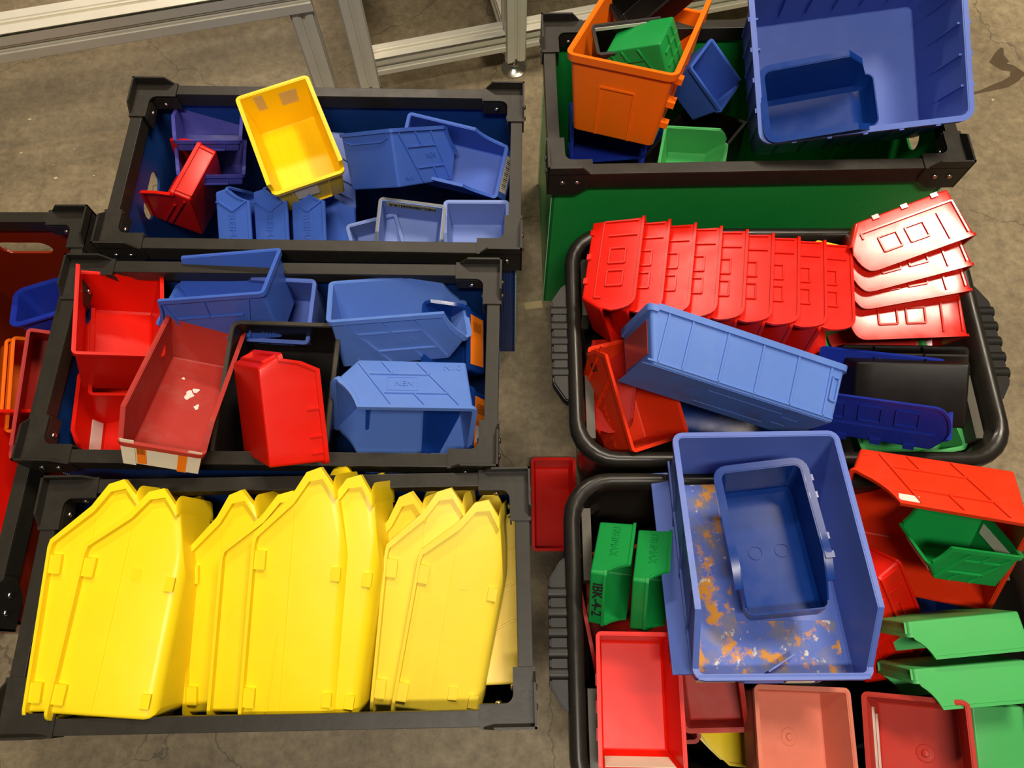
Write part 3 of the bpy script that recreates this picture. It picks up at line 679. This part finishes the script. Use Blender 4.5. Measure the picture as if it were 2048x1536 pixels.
b.ribs('b', [(-.85, .97, -.85, .86), (-.85, .86, -.6, .80), (-.6, .80, .6, .80), (.6, .80, .85, .86)], BLUE, b.root, .003, .003, 'grip_ledge')
b.text('r', .56, .5, 'NEN', .016, BLUE, b.root, (1, 0), (0, 1)); b.text('r', .2, .14, 'N10', .014, BLUE, b.root, (1, 0), (0, 1))
b = mk('blue open-front bin with a barcode label on its lip', BLUE, 'A', dims('U6'), M4('U6'), G_UL, ribs={'r': N10, 'l': N10})
visor(b, .022, .030, PAPER)
b = mk('blue ribbed bin mostly hidden under the deep yellow bin', BLUE2, 'A', dims('U7', H=.11, W=.12), Matrix.Translation((0, 0, -.04)) @ M4('U7'), G_UL, ribs={'r': N10, 'l': N10})
b = mk('pale blue open bin in the crate corner, plain inside', PALEBLUE, 'S', dims('U8a', L=.115), M4('U8a'), G_UL, rim=(.005, .006))
b = mk('pale blue bin with a worn grey rim and a handwritten strip inside', PALEBLUE, 'S', dims('U8b', L=.11), M4('U8b'), G_UL, rimmat=P('worn_grey_rim', (120, 122, 120), .3))
b.plate('b', -.85, .75, .72, .95, P('strip_label', (176, 168, 120), .6), b.root, 'label', .0006, True)
b.text('b', 0, .83, 'HSC-08050M1S-2', .0125, INK, b.root, (-1, 0), (0, 1), 'handwriting', True, .0003)
b = mk('small pale blue bin wedged beside the three blue bins lying in a row', PALEBLUE, 'S', dims('U8c', L=.10), M4('U8c'), G_UL)

# --- middle blue crate
b = mk('red bin with tall sides on top of a pile of red bins', RED, 'F', dims('M1', hf=.80), Matrix.Translation((.022, 0, .006)) @ M4('M1'), G_ML, rim=(.004, .008), fil=.006)
b = mk('red bin directly beneath the tall-sided red bin', RED, 'F', dims('M1', hf=.80, W=.125), Matrix.Translation((.036, -.012, -.012)) @ shift(M4('M1'), (.0, .0, -.095)), G_ML, rim=(.004, .008), fil=.006)
b = mk('red bin with a white sticker inside its end, lowest of its pile', RED, 'S', dict(zip(DK, (.15, .155, .09, .7, .6, .88, .03, .95))), Matrix.Translation((-.712, .512, .335)) @ Matrix.Rotation(R_(-87), 4, 'Z') @ Matrix.Rotation(R_(4), 4, 'Y'), G_ML)
b.plate('r', .5, .9, .15, .5, WHITE, b.root, 'sticker', .0006, True)
b = mk('blue open bin with ribbed side, on top against the tall-sided red bin', BLUE, 'A', dims('M2', a=.86), Matrix.Translation((0, -0.013, 0.012)) @ M4('M2'), G_ML, rim=(.005, .008), ribs={'l': [(.85, .95, .80, .05), (.12, .95, .30, .05), (.80, .58, .24, .58), (.78, .1, .28, .1), (.5, .95, .53, .58)], 'r': N10})
b.text('l', .12, .12, 'N10', .015, BLUE, b.root, (-1, 0), (0, 1))
b = mk('blue bin half covered by the ribbed blue bin on top', BLUE2, 'A', dims('M3'), Matrix.Translation((0, -0.018, 0)) @ M4('M3'), G_ML, rim=(.005, .008), ribs={'l': N10, 'r': N10})
b = mk('faded dull red long bin with torn paper and orange stickers on its lip', REDF, 'S', dims('M4'), Matrix.Translation((.008, -.006, .017)) @ M4('M4'), G_ML, rim=(.005, .007))
h = b.hf
for (y0, y1, z0, z1, mt, nm, o) in ((-.98, .98, .05, 1.0, PAPER, 'torn_paper', .0006), (-.62, -.38, .1, .95, STICK, 'orange_sticker', .0016), (.42, .68, 0, .9, STICK, 'orange_sticker', .0016), (-1.0, -.66, 0, 1.15, PAPER, 'torn_paper', .0020), (.66, 1.0, .05, 1.1, PAPER, 'torn_paper', .0022)):
    b.plate('f', y0, y1, h * z0, h * z1, mt, b.root, nm, .0006, o=o)
b.text('f', -.82, h * .55, 'R', .022, INK, b.root, (1, 0), (0, 1), 'handwriting', bold=.0002)
b.ribs('f', [(-.60 + .02 * i, h * .55, -.60 + .02 * i, h * .85) for i in range(10)], INK, b.root, .0006, .0030, 'barcode')
for (x_, y_, s_) in ((.30, .1, .012), (.35, -.05, .016), (.45, .3, .009), (.2, -.4, .006)):
    bm = bmesh.new(); p = b.wp('fl', x_, y_, .0003)
    prism(bm, [p + Vector((math.cos(q) * s_ * (.62 + .2 * math.sin(2 * q + s_ * 900)), math.sin(q) * s_ * (.42 + .16 * math.cos(3 * q + s_ * 500)), 0)) for q in [2 * math.pi * i / 16 for i in range(16)]], (0, 0, .0003))
    link('paint_spot', bm, WHITE, b.root)
TR = Matrix.Translation((-.405, .455, .335)) @ Matrix.Rotation(R_(-92), 4, 'Z') @ Matrix.Rotation(R_(3), 4, 'Y')
TR = Matrix.Translation(TR.to_3x3() @ Vector((-.12, 0, 0))) @ TR
b = mk('black tray with a stepped rim under an upturned red bin', BLACK, 'F', dict(zip(DK, (.24, .185, .12, .99, .999, .9, .02, .98))), Matrix.Translation((0, 0, .03)) @ TR, G_ML, rim=(.006, .010), r=.012, rimmat=P('worn_tray_rim', (62, 57, 48), .4, .4, (92, 85, 72)), name='black_tray', cat='tray')
pegs(b, 'l', (.3, .7), .9); pegs(b, 'r', (.3, .7), .9)
b = mk('red bin lying upturned on the black tray, plain side up', RED, 'S', dims('M6', wb=.9), M4('M6'), G_ML)
for x_ in (.1, .25, .5): b.ribs('l', [(x_, .73, x_, .99)], RED, b.root, name='side_rib')
b.ribs('f', [(-.8, b.hf * .9, .8, b.hf * .9), (-.8, b.hf * .35, .8, b.hf * .35), (-.8, b.hf * .35, -.8, b.hf * .9), (.8, b.hf * .35, .8, b.hf * .9)], RED, b.root, .005, .004, 'label_holder')
b = mk('blue open bin with ribbed parallelogram side, tipped towards the crate behind', BLUE3, 'A', dims('M7'), M4('M7'), G_ML, rim=(.006, .008), ribs={'r': N10, 'l': N10})
b.text('r', .55, .49, 'NEN', .016, BLUE3, b.root, (1, 0), (0, 1)); b.text('r', .2, .12, 'N10', .015, BLUE3, b.root, (1, 0), (0, 1))
b = mk('blue open bin lying with its ribbed side up and opening towards the yellow bins', BLUE3, 'A', dims('M8'), M4('M8'), G_ML, rim=(.006, .006), ribs={'r': N10, 'l': N10})
b.text('r', .50, .49, 'NEN', .016, BLUE3, b.root, (-1, 0), (0, -1)); b.text('r', .14, .14, 'N10', .018, BLUE3, b.root, (-1, 0), (0, -1))
b.ribs('r', win(.40, .62, .36, .62), BLUE3, b.root, .0015, .0012, 'logo_frame')
for k in ('M9a', 'M9b'):
    b = mk('dark blue bin low in the crate with %s orange sticker on its front' % ('a clean' if k == 'M9a' else 'a scraped'), NAVY, 'S', dims(k, L=.06, a=.3), M4(k) @ Matrix.Translation((.16, 0, 0)), G_ML)
    b.plate('f', -.8, .8, .12 * b.hf, .85 * b.hf, STICK, b.root, 'orange_sticker', .0006, o=.0006)
    b.ribs('f', [(.3 + .04 * i, .25 * b.hf, .3 + .04 * i, .7 * b.hf) for i in range(8)], INK, b.root, .0011, .0018, 'barcode')
    if k == 'M9b': b.plate('f', -.6, -.1, .3 * b.hf, .75 * b.hf, WHITE, b.root, 'scraped_patch', .0005, o=.0016)
b = mk('dark blue bin lowest under the blue bin that opens towards the yellow bins', NAVY, 'S', dims('M10'), Matrix.Translation((0, -.01, -.05)) @ M4('M10'), G_ML)

# --- yellow nested bins
YF = dict(zip(DK, (.325, .12, .155, .78, .175, .80, .02, .70)))
YELB = P('light_yellow_plastic', (240, 212, 60), .34, .1, (226, 190, 90))
YL = {'Y1': 'yellow bin outermost of the pair by the dark red crate', 'Y2': 'yellow bin nested second of the pair by the dark red crate', 'Y3': 'yellow bin outermost of the middle nest', 'Y4': 'yellow bin of the middle nest with its plain inside showing', 'Y5': 'yellow bin innermost of the middle nest', 'Y6': 'yellow bin outermost of the paler nest', 'Y7': 'yellow bin second of the paler nest', 'Y8': 'yellow bin innermost of the paler nest, beside the N20 bin'}
for k in sorted(YL):
    d = dict(YF); d['L'] = FIT[k][0][0]; d['L'] *= 1.04; hh = FIT[k][0][2]; d['H'] = hh * .86
    mt = YEL if k < 'Y6' else YELB
    b = mk(YL[k], mt, 'Y', d, shift(M4(k), (0, -.04, hh * .14)), G_LL, rim=(.010, .004), r=.006, fil=.016)
    if k in ('Y6', 'Y4'): b.root.location.y -= .022 if k == 'Y6' else .008
    pegs(b, 'r', (.66, .09), .93, sz=.014, out=.007, name='stacking_clip'); pegs(b, 'r', (.62, .1), .10, sz=.010, out=.004, name='stacking_clip')
    b.ribs('r', [(.02, .60, .88, .60)], mt, b.root, .0015, .0010, 'side_seam')
M = M4('Y4'); d = dict(YF)
b = mk('yellow bin inside the middle nest, mostly covered', YEL, 'Y', d, shift(M4('Y4'), (-.01, -.03, .065)), G_LL, rim=(.010, .004), r=.006, fil=.016)
b = mk('yellow bin lying low under the pair, only its end handle showing', YEL, 'F', dict(zip(DK, (.2, .14, .08, .98, .95, .9, .02, .98))), Matrix.Translation((-.62, -.068, .33)) @ Matrix.Rotation(R_(90), 4, 'Z'), G_LL, r=.012)
b.ribs('b', [(-.9, .7, .9, .7), (-.9, .15, .9, .15), (-.9, .15, -.9, .7), (.9, .15, .9, .7)], YEL, b.root, .006, .012, 'end_handle')
b = mk('pale yellow bin lying flat under the innermost yellow bin, embossed N20', YELP, 'A', dict(zip(DK, (.30, .16, .15, .8, .45, .95, .02, .9))), Matrix.Translation((.012, -.03, .31)) @ Matrix(((0, 0, -1, 0), (1, 0, 0, 0), (0, -1, 0, 0), (0, 0, 0, 1))), G_LL, ribs={'r': [(x_, .05, x_ - .2, .9) for x_ in (.35, .55, .75, .95)]})
b.text('r', .7, .25, 'N20', .03, YELP, b.root, (0, 1), (-1, 0))

# --- green crate
b = mk('orange bin with side pegs, holding a green bin in the green crate', ORANGE, 'F', dims('G1', hf=.72), Matrix.Translation((-0.006, -0.026, 0.026)) @ M4('G1'), G_G, rim=(.007, .012), r=.010)
pegs(b, 'r', (.10,), .25, sz=.008, out=.014, name='side_peg'); pegs(b, 'r', (.12, .14), .5, sz=.008, out=.014, name='side_peg'); pegs(b, 'r', (.17,), .75, sz=.008, out=.014, name='side_peg')
b.ribs('b', [(-.38, 0.02, -.34, .66), (-.34, .66, .38, .66), (.38, .66, .42, .02)], ORANGE, b.root, .004, .003, 'end_recess')
b.ribs('l', [(x_, .35, x_, .95) for x_ in (.25, .45, .65)], ORANGE, b.root, .012, .004); b.ribs('r', [(x_, .35, x_, .95) for x_ in (.3, .5, .7, .85)], ORANGE, b.root, .012, .005)
b = mk('big blue tub with ribbed walls leaning over the green crate corner', BLUE2, 'F', dims('G2', L=.275, H=.165, W=.36, wb=.92), Matrix.Translation((-.010, 0, .012)) @ M4('G2'), G_G, rim=(.008, .012), r=.014)
for wl in 'lr': b.ribs(wl, [(x_, .05, x_, .9) for x_ in (.15, .3, .45, .6, .75, .9)], BLUE2, b.root, .006, .003)
for wl in 'b': b.ribs(wl, [(x_, .05, x_ + .05, .88) for x_ in (-.75, -.45, -.15, .15, .45, .75)], BLUE2, b.root, .006, .003)
for y_ in (-.6, -.3, 0, .3, .6): b.plate('f', y_, y_ + .012, .25, .93, BLUE2, b.root, 'wall_rib', .005, True)
for x_ in (.2, .4, .6, .8):
    for wl in 'rl': b.plate(wl, x_, x_ + .012, .45, .95, BLUE2, b.root, 'wall_rib', .005, True)
pegs(b, 'b', (-.7, -.35, 0, .35, .7), .985, sz=.004, out=.011, name='rim_notch')
for i, x_ in enumerate((.2, .4, .6, .8)): pegs(b, 'r', (x_,), .985, sz=.004, out=.011, name='rim_notch'); pegs(b, 'l', (x_,), .985, sz=.004, out=.011, name='rim_notch')
b = mk('dark blue scoop-front bin lying inside the big blue tub', NAVY, 'S', dims('G3'), Matrix.Translation((0, .0, .012)) @ M4('G3'), G_G, rim=(.010, .004), openrim=True, r=.014, fil=.012)
b = mk('light green bin low in the green crate beside the orange bin', GREENL, 'S', dims('G4'), M4('G4'), G_G, rim=(.003, .005))
b = mk('green bin lying bottom up inside the orange bin', GREEN, 'A', dims('G5', H=.08), M4('G5'), G_G, ribs={'b': [(-.8, .3, .8, .3), (-.8, .6, .8, .6), (-.2, .05, -.2, .9), (.4, .05, .4, .9)], 'r': N10, 'l': N10})
b = mk('black bin inside the orange bin with a pale strip on its edge', BLACK, 'F', dims('G6', W=.06), Matrix.Translation((0, .065, .005)) @ M4('G6'), G_G)
b.plate('l', .02, .8, .90, .98, WHITE, b.root, 'pale_strip', .001, True)
b = mk('blue bin standing on edge between the orange bin and the big tub', BLUE, 'F', dims('G7'), M4('G7'), G_G)
b = mk('black long bin lying deep in the green crate', BLACK, 'F', dict(zip(DK, (.22, .13, .10, .98, .9, .9, .02, .98))), Matrix.Translation((.33, .93, .31)) @ Matrix.Rotation(R_(52), 4, 'Z') @ Matrix.Rotation(R_(-14), 4, 'X'), G_G)
b = mk('black tray leaning up behind the orange bin', BLACK, 'F', dict(zip(DK, (.14, .10, .06, .98, .9, .9, .02, .98))), Matrix.Translation((.24, 1.21, .53)) @ Matrix.Rotation(R_(20), 4, 'Z') @ Matrix.Rotation(R_(-38), 4, 'Y'), G_G, name='black_tray', cat='tray')
for i in range(2):
    b = mk('royal blue bin %s, beside the orange bin near the crate end' % ('uppermost of two' if i else 'lower of two'), ROYAL, 'R', dict(zip(DK, (.16, .11, .09, .86, .42, .9, .02, .9))), Matrix.Translation((.115, 1.02 + .05 * i, .36 + .06 * i)) @ Matrix.Rotation(R_(5), 4, 'Z') @ Matrix.Rotation(R_(70), 4, 'X'), G_G)
b = mk('navy bin at the bottom of the green crate under the orange bin', NAVY, 'S', dict(zip(DK, (.24, .16, .1, .7, .5, .9, .02, .95))), Matrix.Translation((.13, 1.0, .30)) @ Matrix.Rotation(R_(3), 4, 'Z'), G_G)

# --- tote with nested red bins
NB = dict(zip(DK, (.205, .14, .100, .86, .42, .86, .02, .86)))
WIN = win(.34, .50, .42, .72) + win(.58, .74, .42, .72) + [(.04, .24, .86, .24), (.86, .24, .86, .36), (.04, .24, .04, .9), (.2, .36, .2, .9)]
A, Z = M4('R1'), M4('R1z')
qa, qz = A.to_quaternion(), Z.to_quaternion()
for i in range(9):
    f = i / 8
    q = qa.slerp(qz, f); M = Matrix.Translation(A.translation.lerp(Z.translation, f)) @ q.to_matrix().to_4x4()
    b = mk('%s bin of the long red nest of nine, counted from the glossy short nest' % ('ninth', 'eighth', 'seventh', 'sixth', 'fifth', 'fourth', 'third', 'second', 'first')[i], RED, 'R', NB, M, 'long nest of nine red bins', rim=(.0035, .004), ribs={'r': WIN})
    if i == 0: pegs(b, 'r', (.15, .42, .68), .03, sz=.006, out=.003, name='edge_tab')
A, Z = M4('R2'), M4('R2d')
pA, pZ = A.translation, Z.translation
for i, f in enumerate((0, .29, .54, 1.)):
    q = A.to_quaternion().slerp(Z.to_quaternion(), f); M = Matrix.Translation((-.008, -.010, .014)) @ Matrix.Translation(pA.lerp(pZ, f)) @ q.to_matrix().to_4x4()
    b = mk('%s glossy scuffed red bin of the short nest, counted from the green crate' % ('first', 'second', 'third', 'fourth')[i], REDG, 'R', NB, M, 'short nest of glossy red bins', rim=(.0035, .004), ribs={'r': WIN})
    if i == 0: pegs(b, 'r', (.15, .42, .68), .03, sz=.006, out=.003, name='edge_tab')
b = mk('long sky blue box with cross ribs lying on its side across the red nest', BLUE3, 'F', dims('R3', wb=.9, hf=.96), M4('R3'), G_MR, rim=(.005, .010), r=.006, ribs={'l': [(x_, .04, x_, .93) for x_ in (.07, .24, .42, .60, .78, .90)] + [(.02, .06, .95, .06)]})
b.plate('d', .03, .97, -.96, .96, P('scuffed_base', (88, 124, 202), .6, .7, (96, 84, 74)), b.root, 'scuffed_base', .0006)
b.ribs('d', win(.22, .60, -.55, .5) + win(.12, .2, -.3, .3), BLUE3, b.root, .0015, .0016, 'base_marks')
b.ribs('l', win(.025, .055, .35, .75), BLUE3, b.root, .004, .004, 'latch')
b.plate('f', -.8, .8, .2, .75, P('clear_red_insert', (150, 60, 60), .2), b.root, 'label_insert', .001, o=.001)
b = mk('black bin lying bottom out beside the sky blue box', BLACK, 'S', dims('R4'), M4('R4'), G_MR, ribs={'l': [(.32, .05, .32, .95), (.68, .05, .68, .95), (.02, .5, .98, .5), (.35, .25, .65, .25)]})
b = mk('royal blue window-sided bin lying on its side below the black bin', ROYAL, 'R', dims('R5', H=.105), M4('R5'), G_MR, rim=(.0035, .004), ribs={'r': win(.62, .78, .48, .82) + win(.36, .52, .48, .82) + win(.1, .26, .48, .82) + [(.1, .36, .9, .36)]})
pegs(b, 'r', (.25, .5, .74), .03, sz=.009, out=.004, name='edge_tab')
b = mk('bright green tray at the bottom of the tote under the black bin', GREENL, 'F', dict(zip(DK, (.28, .19, .06, .98, .97, .9, .02, .98))), Matrix.Translation((.765, .375, .27)) @ Matrix.Rotation(R_(100), 4, 'Z'), G_MR, rim=(.006, .006), r=.01, name='green_tray', cat='tray')
b = mk('orange-red bin with embossed lettering and a number 10 on its side', REDO, 'S', dims('R7'), M4('R7'), G_MR, rim=(.004, .008), ribs={'l': [(.98, .95, .70, .05), (.70, .95, .42, .05)]})
b.text('l', .83, .5, '10', .024, INK, b.root, (0, -1), (1, 0), 'number_mark', bold=.0006)
b.text('l', .56, .5, 'TREIMAX', .020, REDO, b.root, (-.3, -1), (1, 0))
b.text('l', .25, .4, 'TREIMAX', .020, REDO, b.root, (-1, 0), (0, 1))
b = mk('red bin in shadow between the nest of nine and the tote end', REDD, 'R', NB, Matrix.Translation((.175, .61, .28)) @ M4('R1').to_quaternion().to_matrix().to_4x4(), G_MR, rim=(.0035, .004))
b = mk('small yellow bin peeking between the two red nests', YEL, 'F', dict(zip(DK, (.10, .06, .05, .9, .8, .9, .02, .95))), Matrix.Translation((.585, .745, .385)) @ Matrix.Rotation(R_(-15), 4, 'Z'), G_MR)
b = mk('navy bin at the bottom of the tote under the sky blue box', NAVY, 'S', dict(zip(DK, (.26, .18, .11, .7, .5, .9, .02, .95))), Matrix.Translation((.32, .46, .20)) @ Matrix.Rotation(R_(15), 4, 'Z'), G_MR)
b = mk('dark red bin at the bottom of the tote under the black bin', REDD, 'S', dict(zip(DK, (.24, .18, .11, .7, .5, .9, .02, .95))), Matrix.Translation((.55, .60, .14)) @ Matrix.Rotation(R_(-5), 4, 'Z'), G_MR)

# --- tote with the biggest blue bin
b = mk('big faded blue open-front bin with rust stains on its floor, lying across the tote', BLUE2, 'S', dims('L1', wb=.97), Matrix.Translation((-0.006, -0.003, 0.018)) @ M4('L1'), G_LR, rim=(.007, .008), r=.010, fil=.006, ribs={'r': [(.0, .30, .97, .10), (.08, .95, .30, .05), (.36, .95, .55, .05), (.64, .95, .80, .05)]})
L1B = b; h = b.hf
b.ribs('r', [(.02, .03, .97, .03)], BLUE2, b.root, .010, .030, 'side_flange')
b.ribs('f', [(-1, h * .95, 1, h * .95), (-.45, h * .45, .45, h * .45), (-.45, h * .45, -.45, h * .8), (.45, h * .45, .45, h * .8)], BLUE2, b.root, .008, .006, 'front_lip')
b.plate('f', .05, .38, h * .55, h * .75, PAPER, b.root, 'label', .001, o=.006)
b.plate('f', -.98, -.5, h * .15, h * .45, P('brand_sticker', (210, 190, 140), .5), b.root, 'sticker', .0008, o=.0006)
b.text('f', -.74, h * .3, 'Polcelly', .018, INK, b.root, (1, 0), (0, 1), 'sticker_lettering', bold=.0006)
RUST = P('rust_stain', (205, 140, 45), .7, .5, (150, 130, 110), bump=.3)
LIME = P('dried_lime', (178, 176, 172), .7, .5, (120, 130, 170))
def stain_mat():
    m = P('rust_and_lime_stains', (84, 108, 188), .55, .0); nt = m.node_tree; N = nt.nodes; Lk = nt.links; bs = N['Principled BSDF']
    tc = N.new('ShaderNodeTexCoord'); cur = bs.inputs['Base Color'].links[0].from_socket
    for sc_, lo, hi, col in ((22, .47, .62, (120, 118, 140)), (30, .52, .60, (205, 138, 40)), (46, .60, .66, (205, 200, 190)), (26, .62, .72, (150, 92, 24))):
        n = N.new('ShaderNodeTexNoise'); n.inputs['Scale'].default_value = sc_; n.inputs['Detail'].default_value = 7; n.inputs['Roughness'].default_value = .65
        mp = N.new('ShaderNodeMapping'); mp.inputs['Location'].default_value = (sc_ * .13, sc_ * .07, 0)
        Lk.new(tc.outputs['Object'], mp.inputs['Vector']); Lk.new(mp.outputs['Vector'], n.inputs['Vector'])
        r = N.new('ShaderNodeMapRange'); r.inputs['From Min'].default_value = lo; r.inputs['From Max'].default_value = hi
        Lk.new(n.outputs['Fac'], r.inputs['Value'])
        mx = N.new('ShaderNodeMix'); mx.data_type = 'RGBA'; Lk.new(r.outputs['Result'], mx.inputs['Factor']); Lk.new(cur, mx.inputs['A'])
        mx.inputs['B'].default_value = srgb(col) + (1,); cur = mx.outputs['Result']
    Lk.new(cur, bs.inputs['Base Color'])
    return m
SM = stain_mat()
b.plate('fl', .04, .99, -.97, -.35, SM, b.root, 'floor_stain', .0004)
b.plate('fl', .74, .99, -.35, .9, SM, b.root, 'floor_stain', .0004)
bm = bmesh.new(); p0 = b.wp('fl', .90, .25, 0); p1 = b.wp('fl', .97, -.10, 0); bar(bm, p0, p1, (0, 0, 1), .004, .022); link('divider_stub', bm, BLUE2, b.root)
b = mk('glossy dark blue open-front bin lying inside the big faded blue bin', NAVY, 'S', dims('L2'), Matrix.Translation((-0.006, -0.003, 0.018)) @ M4('L2'), G_LR, rim=(.010, .004), openrim=True, r=.012, fil=.010)
for y_ in (-.35, .35):
    bm = bmesh.new(); p = b.wp('fl', .5, y_, .0005)
    loft(bm, [[p + Vector((r_ * math.cos(t), r_ * math.sin(t), z_)) for t in [2 * math.pi * i / 20 for i in range(20)]] for r_, z_ in ((.011, 0), (.011, .0008), (.010, .0008), (.010, 0))], close=True); link('moulding_ring', bm, NAVY, b.root)
pegs(b, 'l', (.12, .25, .55, .68), .97, sz=.005, out=.013, name='stacking_tab')
for k, lb in (('L3a', 'green bin with a handwritten code on its front, lying on its side'), ('L3b', 'green bin lying on its side against the big faded blue bin')):
    b = mk(lb, GREEN, 'A', dims(k, wb=.96), M4(k), G_LR, rim=(.003, .004))
    b.text('r', .38, .5, 'TREIMAX', .018, GREEN, b.root, (1, 0), (0, -1))
    if k == 'L3a': b.text('f', 0., b.hf * .5, 'IBK-4-2', .024, INK, b.root, (1, 0), (0, -1), 'handwriting', bold=.0004)
b = mk('bright red window-sided bin standing open with a paper label at its end', RED, 'F', dict(zip(DK, (.198, .128, .085, .97, .95, .86, .03, .90))), Matrix.Translation((.203, .0506, .335)) @ Matrix.Rotation(R_(-91), 4, 'Z'), G_LR, rim=(.004, .006), fil=.005)
b.plate('f', -.9, .85, .35, .85, PAPER, b.root, 'paper_label', .0008, True)
pegs(b, 'r', (.35, .55, .75), .8, sz=.009, out=.006, name='stacking_clip'); pegs(b, 'l', (.35, .55, .75), .8, sz=.009, out=.006, name='stacking_clip')
b = mk('pink-red faded bin with scratched lip, close under the big faded blue bin', REDF, 'S', dims('L5'), M4('L5'), G_LR, rim=(.005, .006))
b = mk('dull red bin deeper down beside the bright red labelled bin', REDF, 'F', dict(zip(DK, (.14, .11, .08, .98, .9, .9, .02, .98))), Matrix.Translation((.262, .02, .19)) @ Matrix.Rotation(R_(-88), 4, 'Z'), G_LR)
b = mk('small yellow bin lying on its side between pink bins', YEL, 'S', dims('L7'), M4('L7'), G_LR, rim=(.003, .004), ribs={'r': [(.45, .05, .45, .9), (.2, .15, .9, .15)]})
b = mk('pale pink square bin with a round moulding mark on its floor', PINK, 'F', dims('L8', L=.155, a=.98, lb=.93, wb=.9), M4('L8'), G_LR, rim=(.005, .006))
def button(b, mt):
    p = b.wp('fl', .5, .1, .0003); bm = bmesh.new()
    loft(bm, [[p + Vector((r_ * math.cos(t), r_ * math.sin(t), z_)) for t in [2 * math.pi * i / 18 for i in range(18)]] for r_, z_ in ((.014, 0), (.013, .001), (.006, .0015), (.005, .004), (.002, .005))], capa=True, capb=True)
    link('moulding_button', bm, mt, b.root, 40)
button(b, PINK)
b = mk('dull red square bin with two printed strips inside and a round moulding mark', P('dull_red_plastic', (176, 46, 34), .45, .25, (150, 80, 70)), 'F', dims('L9', L=.165, a=.98, lb=.92, wb=.84), M4('L9'), G_LR, rim=(.005, .007))
button(b, b.mat); b.plate('r', .1, .85, .45, .62, WHITE, b.root, 'printed_strip', .0006, True); b.plate('r', .16, .75, .2, .36, WHITE, b.root, 'printed_strip', .0006, True)
for k, lb in (('L10a', 'light green bin lying on its side directly under the orange-red bin'), ('L10b', 'light green bin lying on its side, touching the dull red square bin')):
    b = mk(lb, GREENL, 'A', dims(k, wb=.96, L=.19), M4(k), G_LR, rim=(.003, .004))
    ft_(b, .9, .1, .9)
b = mk('orange-red bin lying on its side with a green bin inside', REDO, 'A', dims('L11', L=.25, wb=.97), M4('L11'), G_LR, rim=(.005, .006), r=.006, ribs={'r': N10})
b.plate('r', .60, .72, .80, .93, WHITE, b.root, 'sticker', .0006)
b.plate('f', .1, .9, .15 * b.hf, .8 * b.hf, P('scraped_label', (150, 60, 50), .6, .8, (205, 190, 180)), b.root, 'scraped_label', .0006, o=.0006)
b = mk('green bin with white printed strips, sitting inside the orange-red bin', GREEN, 'A', dims('L12'), M4('L12'), G_LR, ribs={'l': N10})
b.plate('f', -.8, .8, .3 * b.hf, .75 * b.hf, WHITE, b.root, 'printed_strip', .0006, o=.0006)
b.plate('b', -.8, .8, .6, .85, WHITE, b.root, 'printed_strip', .0006, True)
for i in range(2):
    b = mk('bright red rounded bin %s' % ('beside the light green bins lying on their sides' if i else 'tucked against the rim of the big faded blue bin'), RED, 'R', NB, Matrix.Translation((.045, .0, -.03)) @ shift(M4('L13'), (.0, 0, .045 * i)), G_LR, rim=(.0035, .004), ribs={'r': WIN})
b = mk('light green bin lying bottom up beside the dull red square bin', GREENL, 'S', dims('L14', L=.12), M4('L14'), G_LR)
b = mk('dark red bin buried under the green handwritten bin', REDD, 'S', dict(zip(DK, (.24, .18, .11, .7, .5, .9, .02, .95))), Matrix.Translation((.20, .20, .22)) @ Matrix.Rotation(R_(-80), 4, 'Z'), G_LR)
b = mk('black bin buried under the square bins', BLACK, 'S', dict(zip(DK, (.26, .2, .12, .7, .5, .9, .02, .95))), Matrix.Translation((.55, .13, .16)) @ Matrix.Rotation(R_(-80), 4, 'Z'), G_LR)
b = mk('navy bin buried under the orange-red bin', NAVY, 'S', dict(zip(DK, (.26, .2, .12, .7, .5, .9, .02, .95))), Matrix.Translation((.60, .19, .16)) @ Matrix.Rotation(R_(-10), 4, 'Z'), G_LR)

# --- red bin on the floor, red crate contents
b = mk('red bin lying on the floor between the yellow crate and a tote', RED, 'F', dict(zip(DK, (.20, .092, .06, .98, .9, .9, .02, .98))), Matrix.Translation((.093, .44, .0005)) @ Matrix.Rotation(R_(-90), 4, 'Z'), 'stray bins')
KG = 'bins in the dark red crate'
b = mk('blue bin on top in the dark red crate', ROYAL, 'S', dims('K1'), M4('K1'), KG, rim=(.010, .004), openrim=True, r=.012)
for i in range(2):
    b = mk('orange bin on edge in the dark red crate, %s' % ('next to the crate rail' if i == 0 else 'farther from the crate rail'), ORANGE, 'F', dims('K2', L=.19, H=.10), shift(M4('K2'), (-.0, 0, -.06 * i)), KG, rim=(.004, .010))
b = mk('red bin deep in the dark red crate, rim up', RED, 'F', dims('K4'), Matrix.Translation((-0.035, 0, 0)) @ M4('K4'), KG, r=.012)
b = mk('dark red narrow bin standing against the rail of the dark red crate', REDD, 'F', dims('K5', L=.25), Matrix.Translation((-0.022, 0, 0)) @ M4('K5'), KG)
b = mk('navy bin at the bottom of the dark red crate', NAVY, 'F', dict(zip(DK, (.3, .25, .12, .98, .9, .9, .02, .98))), Matrix.Translation((-1.022, .62, .02)) @ Matrix.Rotation(R_(-90), 4, 'Z'), KG)
